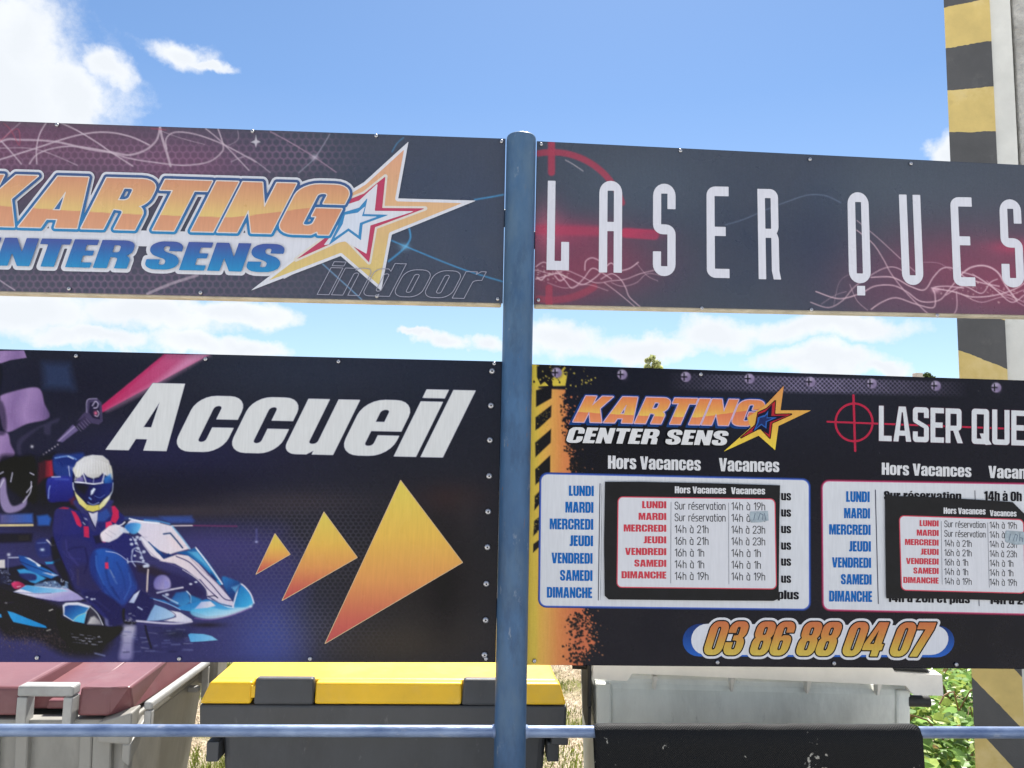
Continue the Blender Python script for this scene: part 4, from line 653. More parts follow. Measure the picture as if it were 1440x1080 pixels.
    for p, w, k, al in (([(540,60),(560,160),(640,260)], 3, (62, 60, 122), .6), ([(560,140),(600,120),(680,110)], 2, (30, 30, 74), .7), ([(580,300),(600,340),(590,380)], 1.6, (70, 66, 120), .6), ([(640,300),(640,420)], 2.4, (66, 58, 82), .6), ([(700,120),(720,240),(690,330)], 2.2, (28, 28, 70), .7), ([(520,150),(570,200),(660,210)], 2, (58, 58, 124), .5), ([(700,520),(800,560),(900,640)], 2, (52, 52, 110), .5)): c.line(K(p), w, k, al, 2.4)
    c.line(K([(870,148),(960,165),(1040,220),(1055,240)]), 1.3, (176, 180, 212), .8); c.poly(K([(862,240),(888,238),(892,290),(864,290)]), (212, 50, 88), 1, 1.3); c.line(K([(905,300),(930,350),(940,362)]), 1.2, (130, 136, 170), .7)
    c.poly(A([(560,850),(620,815),(700,820),(760,880),(800,960),(800,1080),(560,1080),(545,960)]), LG(76, 720, (48, 46, 100), 108, 745, (40, 42, 108)), 1, 3)
    RE = (190, 40, 82)
    c.poly(A([(595,830),(640,812),(700,822),(690,835)]), (168, 44, 66), .9, 1.6); c.poly(A([(720,850),(760,862),(800,920),(830,1000),(815,1020),(775,990),(745,910)]), RE, 1, 1.6); c.poly(A([(855,1010),(895,1010),(900,1080),(860,1080)]), RE, 1, 1.4); c.poly(A([(1115,810),(1160,800),(1200,850),(1205,920),(1170,980),(1120,960),(1140,880)]), RE, 1, 1.8); c.poly(A([(1070,970),(1120,955),(1140,990),(1070,1030)]), (214, 52, 96), 1, 1.5); c.poly(a6([(470,240),(498,245),(502,305),(472,300)]), RE, .95, 1.4)
    c.poly(A([(760,740),(800,850),(880,900),(905,1010),(960,1060),(1000,960),(1120,900),(1130,800),(1120,740)]), (52, 52, 104), 1, 3); c.poly(A([(990,880),(1080,830),(1120,900),(1060,960),(980,960)]), (46, 76, 150), .85, 3); c.poly(A([(895,865),(940,880),(990,860),(985,940),(965,1020),(930,950)]), LG(128, 720, (214, 210, 220), 135, 742, (170, 168, 196)), 1, 1.5); c.line(A([(890,870),(930,960),(965,1030)]), 1.3, (28, 28, 66), .9); c.line(A([(800,840),(850,960),(870,1000)]), 1.4, (34, 34, 72), .8); c.poly(A([(850,920),(880,930),(885,950),(860,940)]), (170, 172, 200), .8, 1.4); c.line(A([(840,970),(860,990)]), 1.8, (170, 170, 190), .7)
    # helmet
    c.poly(A([(735,500),(755,400),(820,320),(930,283),(1040,290),(1100,340),(1140,470),(1150,560),(1130,680),(1080,770),(1020,840),(940,862),(870,848),(790,770),(745,660)]), (26, 28, 66), 1, 1.4, True)
    HW = LG(118, 642, (214, 213, 216), 150, 668, (184, 180, 176))
    c.poly(A([(735,440),(775,360),(850,305),(935,285),(1040,292),(1100,340),(1135,440),(1138,520),(1080,500),(1040,470),(1000,510),(940,525),(880,505),(850,470),(800,520),(760,500)]), HW, 1, 1.8)
    for p in ([(745,420),(770,480),(760,540)], [(770,440),(785,500),(780,540)], [(1120,400),(1132,470),(1135,530)], [(800,450),(815,520)]): c.line(A(p), 2.0, (212, 208, 190), .8, 1.8)
    for k in range(12): x = 800+k*26; c.line(A([(x,330+abs(k-6)*9),(x+(k-6)*4,470+abs(k-6)*5)]), 1.4, (240, 240, 244), .45, 2)
    c.poly(A([(1050,520),(1120,480),(1140,560),(1120,620),(1050,600)]), LG(147, 668, (56, 130, 206), 157, 686, (30, 50, 120)), .95, 4); c.poly(A([(770,530),(840,500),(850,560),(775,570)]), (120, 110, 170), .9, 3)
    c.poly(A([(850,478),(880,515),(940,540),(1000,530),(1050,480),(1055,500),(1030,575),(880,570)]), (42, 42, 104), 1, 1.4); c.line(A([(845,480),(870,560)]), 1.8, (216, 216, 232), .9, 1.3); c.line(A([(1060,470),(1035,565)]), 1.8, (216, 216, 232), .9, 1.3); c.line(A([(760,560),(850,568),(950,580),(1040,568)]), 2.0, (222, 222, 234), .95, 1.2); c.line(A([(950,515),(945,575)]), 1.2, (190, 196, 220), .7)
    c.poly(A([(748,575),(850,578),(950,590),(1050,575),(1140,570),(1110,680),(1040,730),(1000,770),(930,775),(870,760),(830,700),(765,640)]), LG(110, 690, (22, 22, 58), 150, 690, (34, 44, 110)), 1, 1.4); c.poly(A([(760,580),(850,585),(900,600),(860,690),(790,640)]), (20, 18, 36), .8, 4); c.poly(A([(920,650),(950,620),(968,630),(940,680),(918,695)]), (222, 230, 246), .95, 1.8); c.line(A([(905,720),(920,735)]), 2.2, (120, 150, 220), .9, 1.8); c.line(A([(960,700),(1010,720),(1060,690)]), 1.2, (90, 110, 180), .6); c.line(A([(890,765),(940,790),(1000,770)]), 1.8, (130, 146, 196), .8, 1.4)
    c.poly(A([(752,640),(775,680),(840,745),(880,790),(940,800),(1000,790),(1010,840),(940,862),(880,848),(800,780),(765,700)]), LG(108, 700, (222, 212, 150), 128, 716, (208, 194, 96)), 1, 1.5); c.poly(A([(1000,800),(1050,740),(1110,690),(1130,660),(1110,730),(1060,800),(1010,842)]), LG(142, 712, (214, 206, 140), 155, 694, (224, 224, 226)), 1, 1.5); c.line(A([(740,570),(742,610),(750,640)]), 1.6, (206, 210, 226), .9); c.line(A([(1145,570),(1138,650),(1120,690)]), 1.2, (196, 206, 226), .8); c.line(A([(860,845),(900,800)]), .9, (150, 140, 70), .7); c.line(A([(1005,845),(1000,795)]), .9, (150, 140, 70), .7)
    # gloves and steering wheel
    c.poly(B([(105,300),(120,265),(180,215),(230,200),(290,225),(285,270),(240,310),(180,338),(120,330)]), LG(145, 745, (232, 218, 224), 165, 758, (208, 204, 216)), 1, 1.6); c.line(B([(108,300),(120,330),(150,336)]), 1.6, (206, 110, 150), .8); c.poly(B([(250,235),(320,225),(345,245),(330,270),(280,265)]), (206, 212, 226), .9, 2); c.line(B([(245,215),(275,205),(300,185)]), 1.8, (232, 230, 236), .9, 1.2); c.line(B([(180,250),(230,280)]), .9, (166, 156, 176), .6); c.line(B([(150,265),(200,300)]), .9, (166, 156, 176), .5)
    c.poly(B([(60,290),(110,280),(130,340),(80,350)]), (28, 28, 54), .9, 3)
    # steering fairing
    c.poly(B([(300,225),(330,180),(350,165),(440,175),(540,185),(660,215),(720,290),(795,385),(700,410),(640,430),(560,400),(480,340),(420,280),(380,250)]), LG(200, 735, (214, 206, 222), 250, 770, (222, 210, 218)), 1, 1.6)
    c.poly(B([(300,215),(350,190),(420,200),(400,260),(360,275),(320,250)]), LG(180, 740, (44, 110, 184), 196, 745, (96, 180, 226)), .95, 2.5); c.line(B([(335,158),(440,182),(560,192)]), 2.0, (236, 240, 248), .9, 1.4); c.line(B([(450,170),(560,180),(640,200)]), 2.2, (90, 160, 224), .85, 2); c.line(B([(660,215),(730,300),(795,390)]), 2.0, (120, 186, 226), .8, 2); c.poly(B([(620,300),(700,290),(780,380),(700,405)]), (226, 208, 212), .7, 8)
    c.line(B([(595,275),(645,268),(690,320),(738,380)]), 2.2, (44, 68, 112), .95, 1.2, False)
    c.poly(B([(410,300),(430,290),(480,340),(540,400),(600,470),(660,455),(620,480),(580,478),(500,440),(440,360)]), LG(200, 758, (220, 214, 226), 235, 785, (226, 214, 220)), 1, 1.4); c.poly(B([(490,345),(560,400),(610,440),(630,420),(660,445),(605,465),(540,410)]), LG(212, 766, (50, 130, 196), 235, 782, (20, 40, 96)), .95, 1.6); c.line(B([(480,335),(560,420),(600,462),(625,430),(680,450)]), 1.4, (36, 60, 116), .9); c.line(B([(420,310),(470,390),(560,470),(640,500),(740,540)]), 1.0, (120, 110, 150), .6)
    # long nose
    c.poly(B([(560,478),(640,450),(700,430),(790,440),(860,500),(930,580),(1010,660),(1080,740),(1130,800),(1130,830),(1060,820),(985,775),(930,745),(920,690),(860,620),(770,550),(680,500)]), LG(230, 786, (226, 210, 214), 325, 845, (206, 196, 214)), 1, 1.5)
    c.poly(B([(690,415),(770,405),(835,378),(860,395),(930,480),(990,570),(1045,655),(1020,665),(960,590),(880,510),(780,440)]), LG(255, 775, (28, 84, 146), 310, 820, (40, 132, 190)), 1, 1.6); c.poly(B([(780,410),(850,405),(910,480),(960,560),(880,490)]), (96, 180, 220), .75, 4); c.poly(B([(950,560),(985,600),(1005,625),(990,630),(960,600)]), (24, 44, 100), .9, 2); c.line(B([(838,378),(925,490),(1040,655)]), 2.0, (228, 222, 232), .95, 1.2); c.line(B([(700,415),(780,400),(835,380)]), 1.2, (60, 90, 140), .7)
    c.line(B([(690,445),(790,490),(880,580),(960,660),(1010,720),(1060,770),(1115,780)]), 1.4, (50, 46, 90), .9, 1.1); c.line(B([(800,460),(900,560),(990,640),(1050,700)]), 1.2, (150, 130, 150), .6); c.line(B([(870,620),(930,690),(1000,755)]), 1.4, (52, 46, 92), .85); c.line(B([(930,750),(980,745),(1005,760)]), 1.6, (40, 36, 70), .85); c.line(B([(740,545),(840,610),(915,690),(925,745)]), 1.2, (236, 226, 230), .8)
    # steering column, pedals, far wheel
    c.poly(B([(330,500),(470,540),(640,560),(800,620),(900,700),(880,760),(620,780),(420,700)]), (40, 36, 78), .75, 8); c.poly(B([(380,500),(520,520),(640,580),(560,600),(400,560)]), (44, 36, 44), .7, 6); c.poly(B([(520,640),(550,595),(600,587),(640,620),(645,680),(590,700),(530,690)]), LG(218, 815, (112, 106, 170), 235, 825, (170, 160, 200)), .95, 3, True); c.poly(B([(600,620),(640,640),(640,680),(600,690)]), (132, 130, 196), .6, 3)
    for x, y, s_ in ((345,318,2.0), (352,352,2.6), (385,345,2.2), (415,315,2), (400,385,2.2), (445,410,2.6), (425,455,2.6), (375,440,2), (440,480,2.2), (395,300,2.6), (380,320,2.4), (470,515,3.4), (450,520,2.6)): c.glow(120+x/5.4, 700+y/5.4, s_, s_*.85, (206, 212, 232), .9, 0, 2)
    for p in ([(360,300),(400,360)], [(405,380),(440,470)], [(360,400),(352,470),(380,520)], [(325,485),(400,485),(470,500)], [(380,400),(430,420)], [(320,460),(322,495)], [(355,410),(365,390),(400,375)]): c.line(B(p), 1.6, (186, 194, 220), .8, 1.4)
    c.line(B([(477,545),(470,620),(468,710)]), 2.4, (176, 158, 160), .95, 1.4); c.line(B([(478,545),(471,700)]), .8, (232, 220, 214), .8)
    c.line(B([(545,722),(640,700),(740,680)]), 2.2, (196, 196, 222), .9, 1.4); c.line(B([(650,695),(742,682)]), 1.2, (226, 214, 218), .8)
    for x, y, s_ in ((800,655,2.4), (840,640,2.2), (620,735,3.0), (700,800,2.4), (12,755,1.8), (50,770,2.2), (70,768,1.6), (415,845,2.6)): c.glow(120+x/5.4, 700+y/5.4, s_, s_*.7, (214, 218, 236), .85, 0, 2)
    # front floor and bumper
    c.poly(B([(330,790),(400,705),(480,740),(520,800),(460,930),(380,930),(290,860)]), (34, 34, 82), 1, 3); c.poly(B([(330,795),(370,735),(415,702),(395,750),(370,800)]), LG(182, 848, (170, 182, 220), 195, 832, (222, 226, 240)), .95, 1.6); c.line(B([(400,830),(430,848)]), 2, (196, 206, 236), .8, 1.6); c.line(B([(290,850),(300,940),(380,950)]), 4, (14, 14, 22), .8, 3)
    for _ in range(14): x, y = random.uniform(290, 380), random.uniform(870, 960); c.line(B([(x,y),(x+random.uniform(4,20),y+random.uniform(-6,6))]), 1.2, (176, 176, 190), .5, 1.2)
    c.poly(B([(490,760),(620,800),(720,850),(840,870),(930,900),(1060,890),(1180,850),(1260,830),(1280,790),(1240,700),(1180,655),(1150,700),(1130,830),(1000,790),(920,770),(800,800),(700,830),(600,780)]), LG(290, 835, (34, 112, 180), 300, 868, (84, 172, 218)), 1, 1.6)
    c.poly(B([(800,860),(900,820),(1060,850),(1200,820),(1270,800),(1240,840),(1080,900),(940,920),(830,900)]), LG(300, 850, (88, 178, 220), 305, 868, (196, 220, 234)), .85, 3); c.poly(B([(1130,820),(1140,740),(1170,680),(1230,720),(1270,790),(1220,830)]), LG(330, 830, (30, 110, 172), 352, 850, (64, 168, 218)), 1, 2.5); c.line(B([(1120,830),(1150,720),(1172,658),(1205,670),(1255,730),(1280,800)]), 2.0, (222, 218, 232), .95, 1.2); c.glow(352.5, 853, 2.2, 1.4, (226, 230, 240), .9)
    c.poly(B([(1040,600),(1120,620),(1180,655),(1130,740),(1110,760),(1060,690)]), LG(315, 815, (40, 110, 176), 330, 832, (30, 60, 120)), .95, 3); c.poly(B([(1110,680),(1170,660),(1140,720)]), (110, 180, 222), .7, 3)
    c.poly(B([(830,845),(880,790),(950,785),(990,820),(930,835)]), LG(280, 845, (170, 180, 220), 298, 852, (226, 216, 222)), .95, 1.6); c.line(B([(930,760),(1000,790),(1080,828),(1130,835)]), 1.6, (210, 212, 230), .85); c.line(B([(960,770),(1040,810),(1110,822)]), 1.2, (30, 40, 90), .7); c.poly(B([(690,720),(780,710),(800,790),(740,830),(640,790)]), LG(250, 832, (40, 96, 162), 262, 850, (56, 140, 196)), .9, 3); c.line(B([(770,710),(800,745),(802,795)]), 1.5, (214, 222, 238), .9); c.poly(B([(800,740),(880,770),(870,790),(800,800)]), (44, 130, 190), .85, 3); c.line(B([(590,740),(640,770),(700,800)]), 2.2, (176, 196, 226), .8, 1.6); c.line(B([(520,770),(640,810),(720,850)]), 1.4, (150, 170, 214), .8)
    c.poly(B([(465,935),(500,860),(530,810),(600,835),(680,880),(675,905),(600,930)]), LG(210, 855, (120, 160, 206), 235, 870, (160, 190, 220)), 1, 1.5); c.poly(B([(600,935),(690,905),(640,855),(720,870),(810,925),(800,945),(700,945)]), LG(235, 865, (222, 214, 222), 262, 875, (206, 204, 222)), 1, 1.6); c.line(B([(530,810),(620,845),(682,885),(670,908),(560,932)]), .9, (54, 60, 110), .8); c.line(B([(390,935),(560,950),(700,955),(810,940)]), 2.6, (206, 200, 222), .95, 1.4); c.line(B([(380,955),(560,972),(700,970)]), 1.2, (60, 56, 110), .8); c.line(B([(830,915),(950,925),(1100,895),(1260,835)]), 1.4, (150, 100, 170), .6, 1.6); c.glow(290, 879, 24, 3.4, (30, 26, 34), .75)
    c.poly(B([(780,1040),(800,1030),(900,1035),(960,1050),(1005,1080),(900,1090),(800,1095)]), LG(265, 892, (84, 160, 214), 305, 902, (130, 190, 224)), 1, 1.1)
    for _ in range(50): x, y = random.uniform(0, 400), random.uniform(755, 925); c.line([(x, y), (x+random.uniform(2, 10), y+random.uniform(-.6, .6))], random.uniform(.5, 1.0), random.choice([(84,80,140),(50,46,92),(110,106,160)]), random.uniform(.1, .3), 1.2)
    c.glow(460, 500, 300, 5, (62, 66, 70), .3)
    c.grain(2.2); panel(o, c, Q3, MAT_LOW, False); frame(o, Q3, -.004)
    ac = words([('Accueil', IMP, quad(149, 622.5, 632, 643, 538.5, 549.5, 46), dict(gap=.06))], .9, 3)
    print_part('lettering', o, [(*ac[:2], ac[2]-.8, (150, 150, 165)), (*ac, (208, 209, 210))], MAT_LOW, -.0006)
    ar = lambda y0, y1: (lambda x, y: vgrad([(0,(214,196,92)),(.35,(222,178,86)),(.62,(216,148,88)),(.85,(196,102,86)),(1,(186,82,84))])((y-y0)/(y1-y0)))
    for t in ([(386.7,750.5),(408,779.5),(360,807.5)], [(455.5,720),(502.5,784),(396.7,844.5)], [(563.3,675.5),(650.5,791),(457,905)]):
        xs, ys, f = shape([t], .8, 2); print_part('arrow', o, [(xs, ys, f-.6, (206, 176, 140)), (xs, ys, f+.4, ar(t[0][1], t[2][1]))], MAT_LOW, -.0006)
    screws(o, [(695, 511.5), (476, 508.5), (289, 505), (107, 500.5), (52, 925), (252, 926.5), (436, 926.5), (683.5, 926.5), (-90, 496), (-100, 925)])
    screws(o, [(692, 522), (690.5, 570.5), (689, 619), (688, 669.5), (686.5, 719.5), (685.5, 769.5), (684, 821), (683, 872), (681.5, 921)], BM_, 'bolt')
    return o
sign_welcome()
# ------------------------------------------------------------------ sign 4: lower right, opening hours
Q4 = ((747.5, 512.2), (1592, 540), (1592, 942), (740, 935))
BLUE = (30, 100, 172); RED = (186, 44, 62); PANELW = (206, 208, 214)
def rrect(a, b, c, d, r): return rnd([(*a, r), (*b, r), (*c, r), (*d, r)])
def sign_hours():
    o = sgn('lower right board of opening hours with hazard stripes, two white timetables and a phone number', Q4)
    c = Cv(735, 500, 1600, 950, (34, 34, 42))
    c.glow(1100, 560, 160, 60, (42, 44, 56), .6); c.glow(1300, 900, 200, 40, (28, 29, 36), .8); c.glow(880, 640, 90, 60, (26, 26, 32), .5)
    # perforated metal strip
    m = np.clip(1-np.abs(c.X-1150)/210, 0, 1)**.7*np.clip((c.Y-(517+(c.X-750)*.031))/3, 0, 1)*np.clip(((552+(c.X-1000)*.022)-c.Y)/6, 0, 1)
    a = (c.X+c.Y)/6.2; b = (c.X-c.Y)/6.2; w = np.clip((np.maximum(np.abs(a-np.round(a)), np.abs(b-np.round(b)))-.30)*8, 0, 1); c.mix((slice(None), slice(None)), m*w*.95, (150, 138, 172)); c.mix((slice(None), slice(None)), m*(1-w)*.35, (52, 48, 66))
    # hazard band and torn orange edge
    z = lambda pts: [(720+x/4, 500+y/4) for x, y in pts]
    og = lambda X, Y: np.stack([np.interp(X+(Y-700)*.02, [752, 772, 790, 815], v) for v in ((216, 214, 208, 196), (180, 160, 132, 108), (76, 84, 80, 76))], -1)
    edge = [(795,548)]+[(795+3*math.sin(y*.21)+2*math.sin(y*.53)+max(0, (y-600)*.22 if y < 700 else 24+max(0, min(14, (y-840)*.25))-max(0, (y-905)*.5)), y) for y in range(552, 945, 3)]
    c.poly([(735,545)]+edge+[(735,945)], og, 1, 2.0); c.poly([(735,505),(796,512),(793,542),(735,545)], (36, 34, 36), 1, 2)
    c.poly([(735,505),(755,512),(757,545),(735,600)], (206, 182, 74), 1, 1.5); c.poly(z([(110,55),(150,55),(150,110),(205,170),(130,175),(110,172)]), (206, 184, 72), 1, 1.2); c.poly(z([(225,130),(300,60),(310,110),(300,170),(230,172)]), (206, 184, 72), 1, 1.5)
    c.poly([(735,540),(757,545),(755,940),(735,940)], (208, 180, 76), .9, 6)
    BK = (34, 33, 36)
    for s in ([(140,60),(175,55),(215,90),(215,125),(160,165),(140,120)], [(135,195),(225,172),(222,240),(135,290)], [(132,348),(222,278),(220,345),(150,410),(132,420)], [(130,490),(220,412),(218,490),(132,572)], [(130,640),(215,560),(215,655),(132,728)], [(128,790),(170,748),(168,820),(125,872)], [(125,930),(162,900),(160,975),(120,1015)], [(120,1060),(160,1030),(150,1080),(118,1110)]): c.poly(z(s), BK, 1, 1.2)
    c.speck(30, lambda: (720+random.gauss(175, 22)/4, 500+random.gauss(360, 30)/4), .4, 1.1, (150, 130, 60), .6); c.speck(26, lambda: (720+random.gauss(145, 14)/4, random.uniform(560, 750)), .4, 1.2, (205, 180, 76), .9); c.speck(40, lambda: (720+random.gauss(150, 18)/4, 500+random.gauss(880, 60)/4), .5, 1.3, (205, 180, 76), .7)
    c.speck(60, lambda: (random.gauss(785, 14), random.gauss(525, 9)), .5, 1.7, (204, 182, 80), .8); c.speck(50, lambda: (random.gauss(782, 16), random.gauss(522, 9)), .8, 2.4, BK, .9); c.speck(14, lambda: (random.gauss(826, 5), random.gauss(537, 3)), .5, 1.6, (204, 182, 80), .9)
    ex = lambda y: 795+max(0, (y-600)*.22 if y < 700 else 24+max(0, min(14, (y-840)*.25))-max(0, (y-905)*.5))
    def pe(sd, off): y = random.uniform(556, 936); return (ex(y)+random.gauss(off, sd), y)
    c.speck(240, lambda: pe(3, -2), .8, 2.3, BK, .95); c.speck(170, lambda: pe(4, 3), .6, 1.8, (196, 112, 76), .9); c.speck(50, lambda: pe(9, 12), .4, 1.4, (196, 130, 90), .8)
    c.speck(200, lambda: (random.gauss(812, 7), random.uniform(620, 668)), .8, 2.4, BK, .95); c.speck(200, lambda: (random.gauss(812, 8), random.uniform(862, 932)), .8, 2.6, BK, .95)
    # printed bolt heads
    for x, y in ((783,524), (875,526.7), (964.5,530), (1054,532.5), (1140,537), (1226,539.5), (1316,542.5), (1401,545), (1490,548)):
        c.glow(x, y, 8, 8, (20, 20, 28), .5, 0, 2); c.poly([(x+7*math.cos(t), y+7*math.sin(t)) for t in np.linspace(0, 6.28, 20)], (152, 138, 168), 1, 1.4); c.glow(x+3, y+2, 4, 5, (112, 98, 132), .7); c.glow(x-2, y-3, 3, 3, (196, 190, 206), .7)
        c.line([(x-6,y),(x+1,y)], 2.0, (24, 22, 30), .95); c.line([(x-2.5,y-4.5),(x-2.5,y+4.5)], 2.0, (24, 22, 30), .95)
    # scratches and specks of dirt
    c.speck(30, lambda: (random.uniform(760, 1440), random.uniform(540, 935)), .3, .8, (150, 148, 150), .6)
    c.grain(2.0); panel(o, c, Q4, MAT_LOW, False); frame(o, Q4, -.004)
    # wordmark, star, crosshair
    k = words([('KARTING', IMP, quad(806, 1064, 593, 599, 557, 563, 18, 14))], .6, 5); cs = words([('CENTER SENS', IMP, quad(795, 1021, 622.5, 626.5, 600.5, 606, 7, 5))], .5, 3)
    kv = lambda x, y: (y-557-(x-806)*.0232)/36
    def kc(x, y):
        v = kv(x, y); e = .58+.14*np.sin((x-790)/110.0)-np.where(x > 980, (x-980)/260.0, 0); return np.where((v < e)[:, None], vgrad([(0,(212,124,82)),(.4,(218,152,84)),(.68,(222,182,92))])(v), vgrad([(.4,(206,112,82)),(1,(222,142,96))])(v))
    sh = words([('KARTING', IMP, quad(801, 1061, 596.5, 602.5, 560, 566, 18, 14))], .6, 3)
    aff = np.linalg.solve(np.array([(574,199,1),(670,282,1),(536,409,1)], float), np.array([(1102,542.5),(1141,577),(1090,633)], float))
    print_part('lettering', o, [(*sh[:2], sh[2]-1, (34, 66, 122)), (*k[:2], k[2]-3.0, (32, 62, 122)), (*k[:2], k[2]-1.3, (196, 170, 196)), (*k, kc)], MAT_LOW, -.0006)
    print_part('star_emblem', o, star_layers(lambda p: tuple(np.array([p[0], p[1], 1.0])@aff), True), MAT_LOW, -.0030, False, .0003)
    print_part('lettering', o, [(*cs[:2], cs[2]-1.6, (28, 28, 34)), (*cs, (212, 212, 214))], MAT_LOW, -.0052)
    CR = (176, 44, 70); th = np.linspace(0, 6.2832, 60); circ = np.stack([1201+26*np.cos(th), 594+26.5*np.sin(th)], -1)
    f = field([], [(circ, 1.5), (np.array([(1200.2,556),(1202.6,634)]), 1.6), (np.array([(1163.5,593),(1592,609.5)]), 1.3)], .5, 2); print_part('crosshair_emblem', o, [(*f, CR)], MAT_LOW, -.0006)
    lq = words([('LASER', MID, quad(1236, 1353, 620, 623.3, 570.5, 575)), ('QUEST', MID, quad(1366.5, 1492, 624, 628.5, 574.5, 580))], .6, 2); print_part('lettering', o, [(*lq[:2], lq[2]-.9, (80, 60, 74)), (*lq, (205, 207, 212))], MAT_LOW, -.0012)
    hv = words([('Hors Vacances', IMP, quad(855, 985.5, 659, 661.8, 640.5, 644)), ('Vacances', IMP, quad(1011, 1096, 662.5, 664, 644, 646.5)), ('Hors Vacances', IMP, quad(1240, 1366, 667.5, 671, 650.5, 654.5)), ('Vacances', IMP, quad(1390, 1474, 672, 674.5, 655, 657.5))], .45, 2)
    print_part('lettering', o, [(*hv, (208, 208, 212))], MAT_LOW, -.0006)
    # two white timetables
    def table(q, rim, glow, days, rule, frag):
        xs, ys, f = shape([rrect(*q, 9)], 1.0, 4); pl = [(xs, ys, f-3.0, rim), (xs, ys, f-1.4, glow), (xs, ys, f, PANELW)]
        print_part('timetable_panel', o, pl, MAT_LOW, -.0006)
        d = words([(t, IMP, tline(x0, x1, yt, yb)) for t, x0, x1, yt, yb in days], .45, 2); print_part('day_names', o, [(*d, BLUE)], MAT_LOW, -.0024)
        r = field([], [(np.array(p, float), w) for p, w in rule], .5, 1); fr = words(frag, .45, 2); print_part('lettering', o, [(*r, (66, 66, 82)), (*fr, (34, 34, 40))], MAT_LOW, -.0024)
    us = [('us', IMP, quad(1098.5, 1112.5, y+6, y+6.3, y-6.4, y-6.1)) for y in (697.5, 720.5, 743.7, 767, 789.5, 813.5)]+[('plus', IMP, quad(1093.5, 1123.5, 842.5, 843, 830, 830.4))]
    table(((761.5,667),(1137,675.5),(1137.5,856),(759.5,851.5)), (40, 66, 130), (88, 110, 190),
          [('LUNDI',800,835,683,697.5), ('MARDI',795,834.5,705.8,721), ('MERCREDI',773,834.3,729.5,744.7), ('JEUDI',801,834,753,768), ('VENDREDI',775.5,833.3,777.5,792.5), ('SAMEDI',787.5,833.2,801.7,816.8), ('DIMANCHE',769,832.7,825.8,840.8)],
          [([(843.8,680),(841.3,844)], .55), ([(846.5,680),(844.5,844)], .25)], us)
    table(((1157,677),(1592,684),(1592,866),(1158.5,856.5)), (120, 36, 64), (196, 90, 130),
          [('LUNDI',1190,1223,691,706), ('MARDI',1187,1223.5,714.6,729), ('MERCREDI',1166,1224.3,737.5,752), ('JEUDI',1194,1224.7,761,775.6), ('VENDREDI',1170,1225,784,798.3), ('SAMEDI',1182.5,1225.7,807.5,822), ('DIMANCHE',1166,1226.4,831,846.2)],
          [([(1231,689),(1235.2,849)], .6), ([(1371,690),(1377,852)], .5)],
          [('14h à 20h et plus', IMP, quad(1248, 1364, 846.5, 848.5, 833, 835)), ('14h à 20h et plus', IMP, quad(1391, 1507, 849.5, 851.5, 836, 838)), ('14h à 0h', IMP, quad(1384, 1437, 704, 705, 690.5, 691.5)), ('Sur réservation', IMP, quad(1243, 1352, 703, 704.5, 690.5, 692))])
    # phone number in its pill
    wp = shape([rnd([(973,877,22),(1336,880,22),(1331,921,22),(971,921,22)])], .8, 2); bp = shape([rnd([(961,877,24),(1343,880,24),(1341,924.5,24),(959,923,24)])], .8, 2)
    ph = words([('03 86 88 04 07', IMP, quad(987, 1299, 921, 923.5, 873.5, 875.5, 15, 18), dict(gap=.03))], .6, 7)
    pv = vgrad([(0,(190,108,72)),(.35,(196,128,72)),(.7,(196,158,74)),(1,(200,176,84))])
    bl = lambda x, y: vgrad([(0,(26,52,108)),(1,(44,96,182))])((y-877)/46)
    print_part('phone_number', o, [(*bp, bl), (*wp, (206, 208, 216)), (*ph[:2], ph[2]-5.2, (208, 208, 214)), (*ph[:2], ph[2]-1.9, (36, 26, 24)), (*ph, lambda x, y: pv((y-874)/48))], MAT_LOW, -.0006, False, .0004)
    screws(o, [(751.5, 929.5), (1009, 931.5), (1173, 933), (1345, 934.5), (985.5, 526.5), (1500, 938)])
    return o
sign_hours()

# ------------------------------------------------------------------ black notices stuck over the timetables, and scraps of tape on them
CARDB = mat('black_card', (.008, .008, .010), .45, 0, .3, 20, spec=.15)
def sheet(name, parent, pts, Y0, Y1, m):     # thin solid sheet from a pixel outline
    bm = bmesh.new(); a = [bm.verts.new(P(x, y, Y0)) for x, y in pts]; b = [bm.verts.new(P(x, y, Y0)+np.array([0, Y1-Y0, 0])) for x, y in pts]; n = len(a)
    bm.faces.new(a); bm.faces.new(b[::-1])
    for i in range(n): bm.faces.new((a[i], a[(i+1) % n], b[(i+1) % n], b[i]))
    bmesh.ops.recalc_face_normals(bm, faces=bm.faces); bmesh.ops.triangulate(bm, faces=[f for f in bm.faces if len(f.verts) > 4])
    return from_bm(name, bm, m, parent)
ROWS = (('LUNDI', 'Sur réservation', '14h à 19h'), ('MARDI', 'Sur réservation', '14h à 19h'), ('MERCREDI', '14h à 21h', '14h à 23h'), ('JEUDI', '16h à 21h', '14h à 23h'), ('VENDREDI', '16h à 1h', '14h à 1h'), ('SAMEDI', '14h à 1h', '14h à 1h'), ('DIMANCHE', '14h à 19h', '14h à 19h'))
DW = {'LUNDI': 34, 'MARDI': 39, 'MERCREDI': 60, 'JEUDI': 32, 'VENDREDI': 58, 'SAMEDI': 45, 'DIMANCHE': 63}
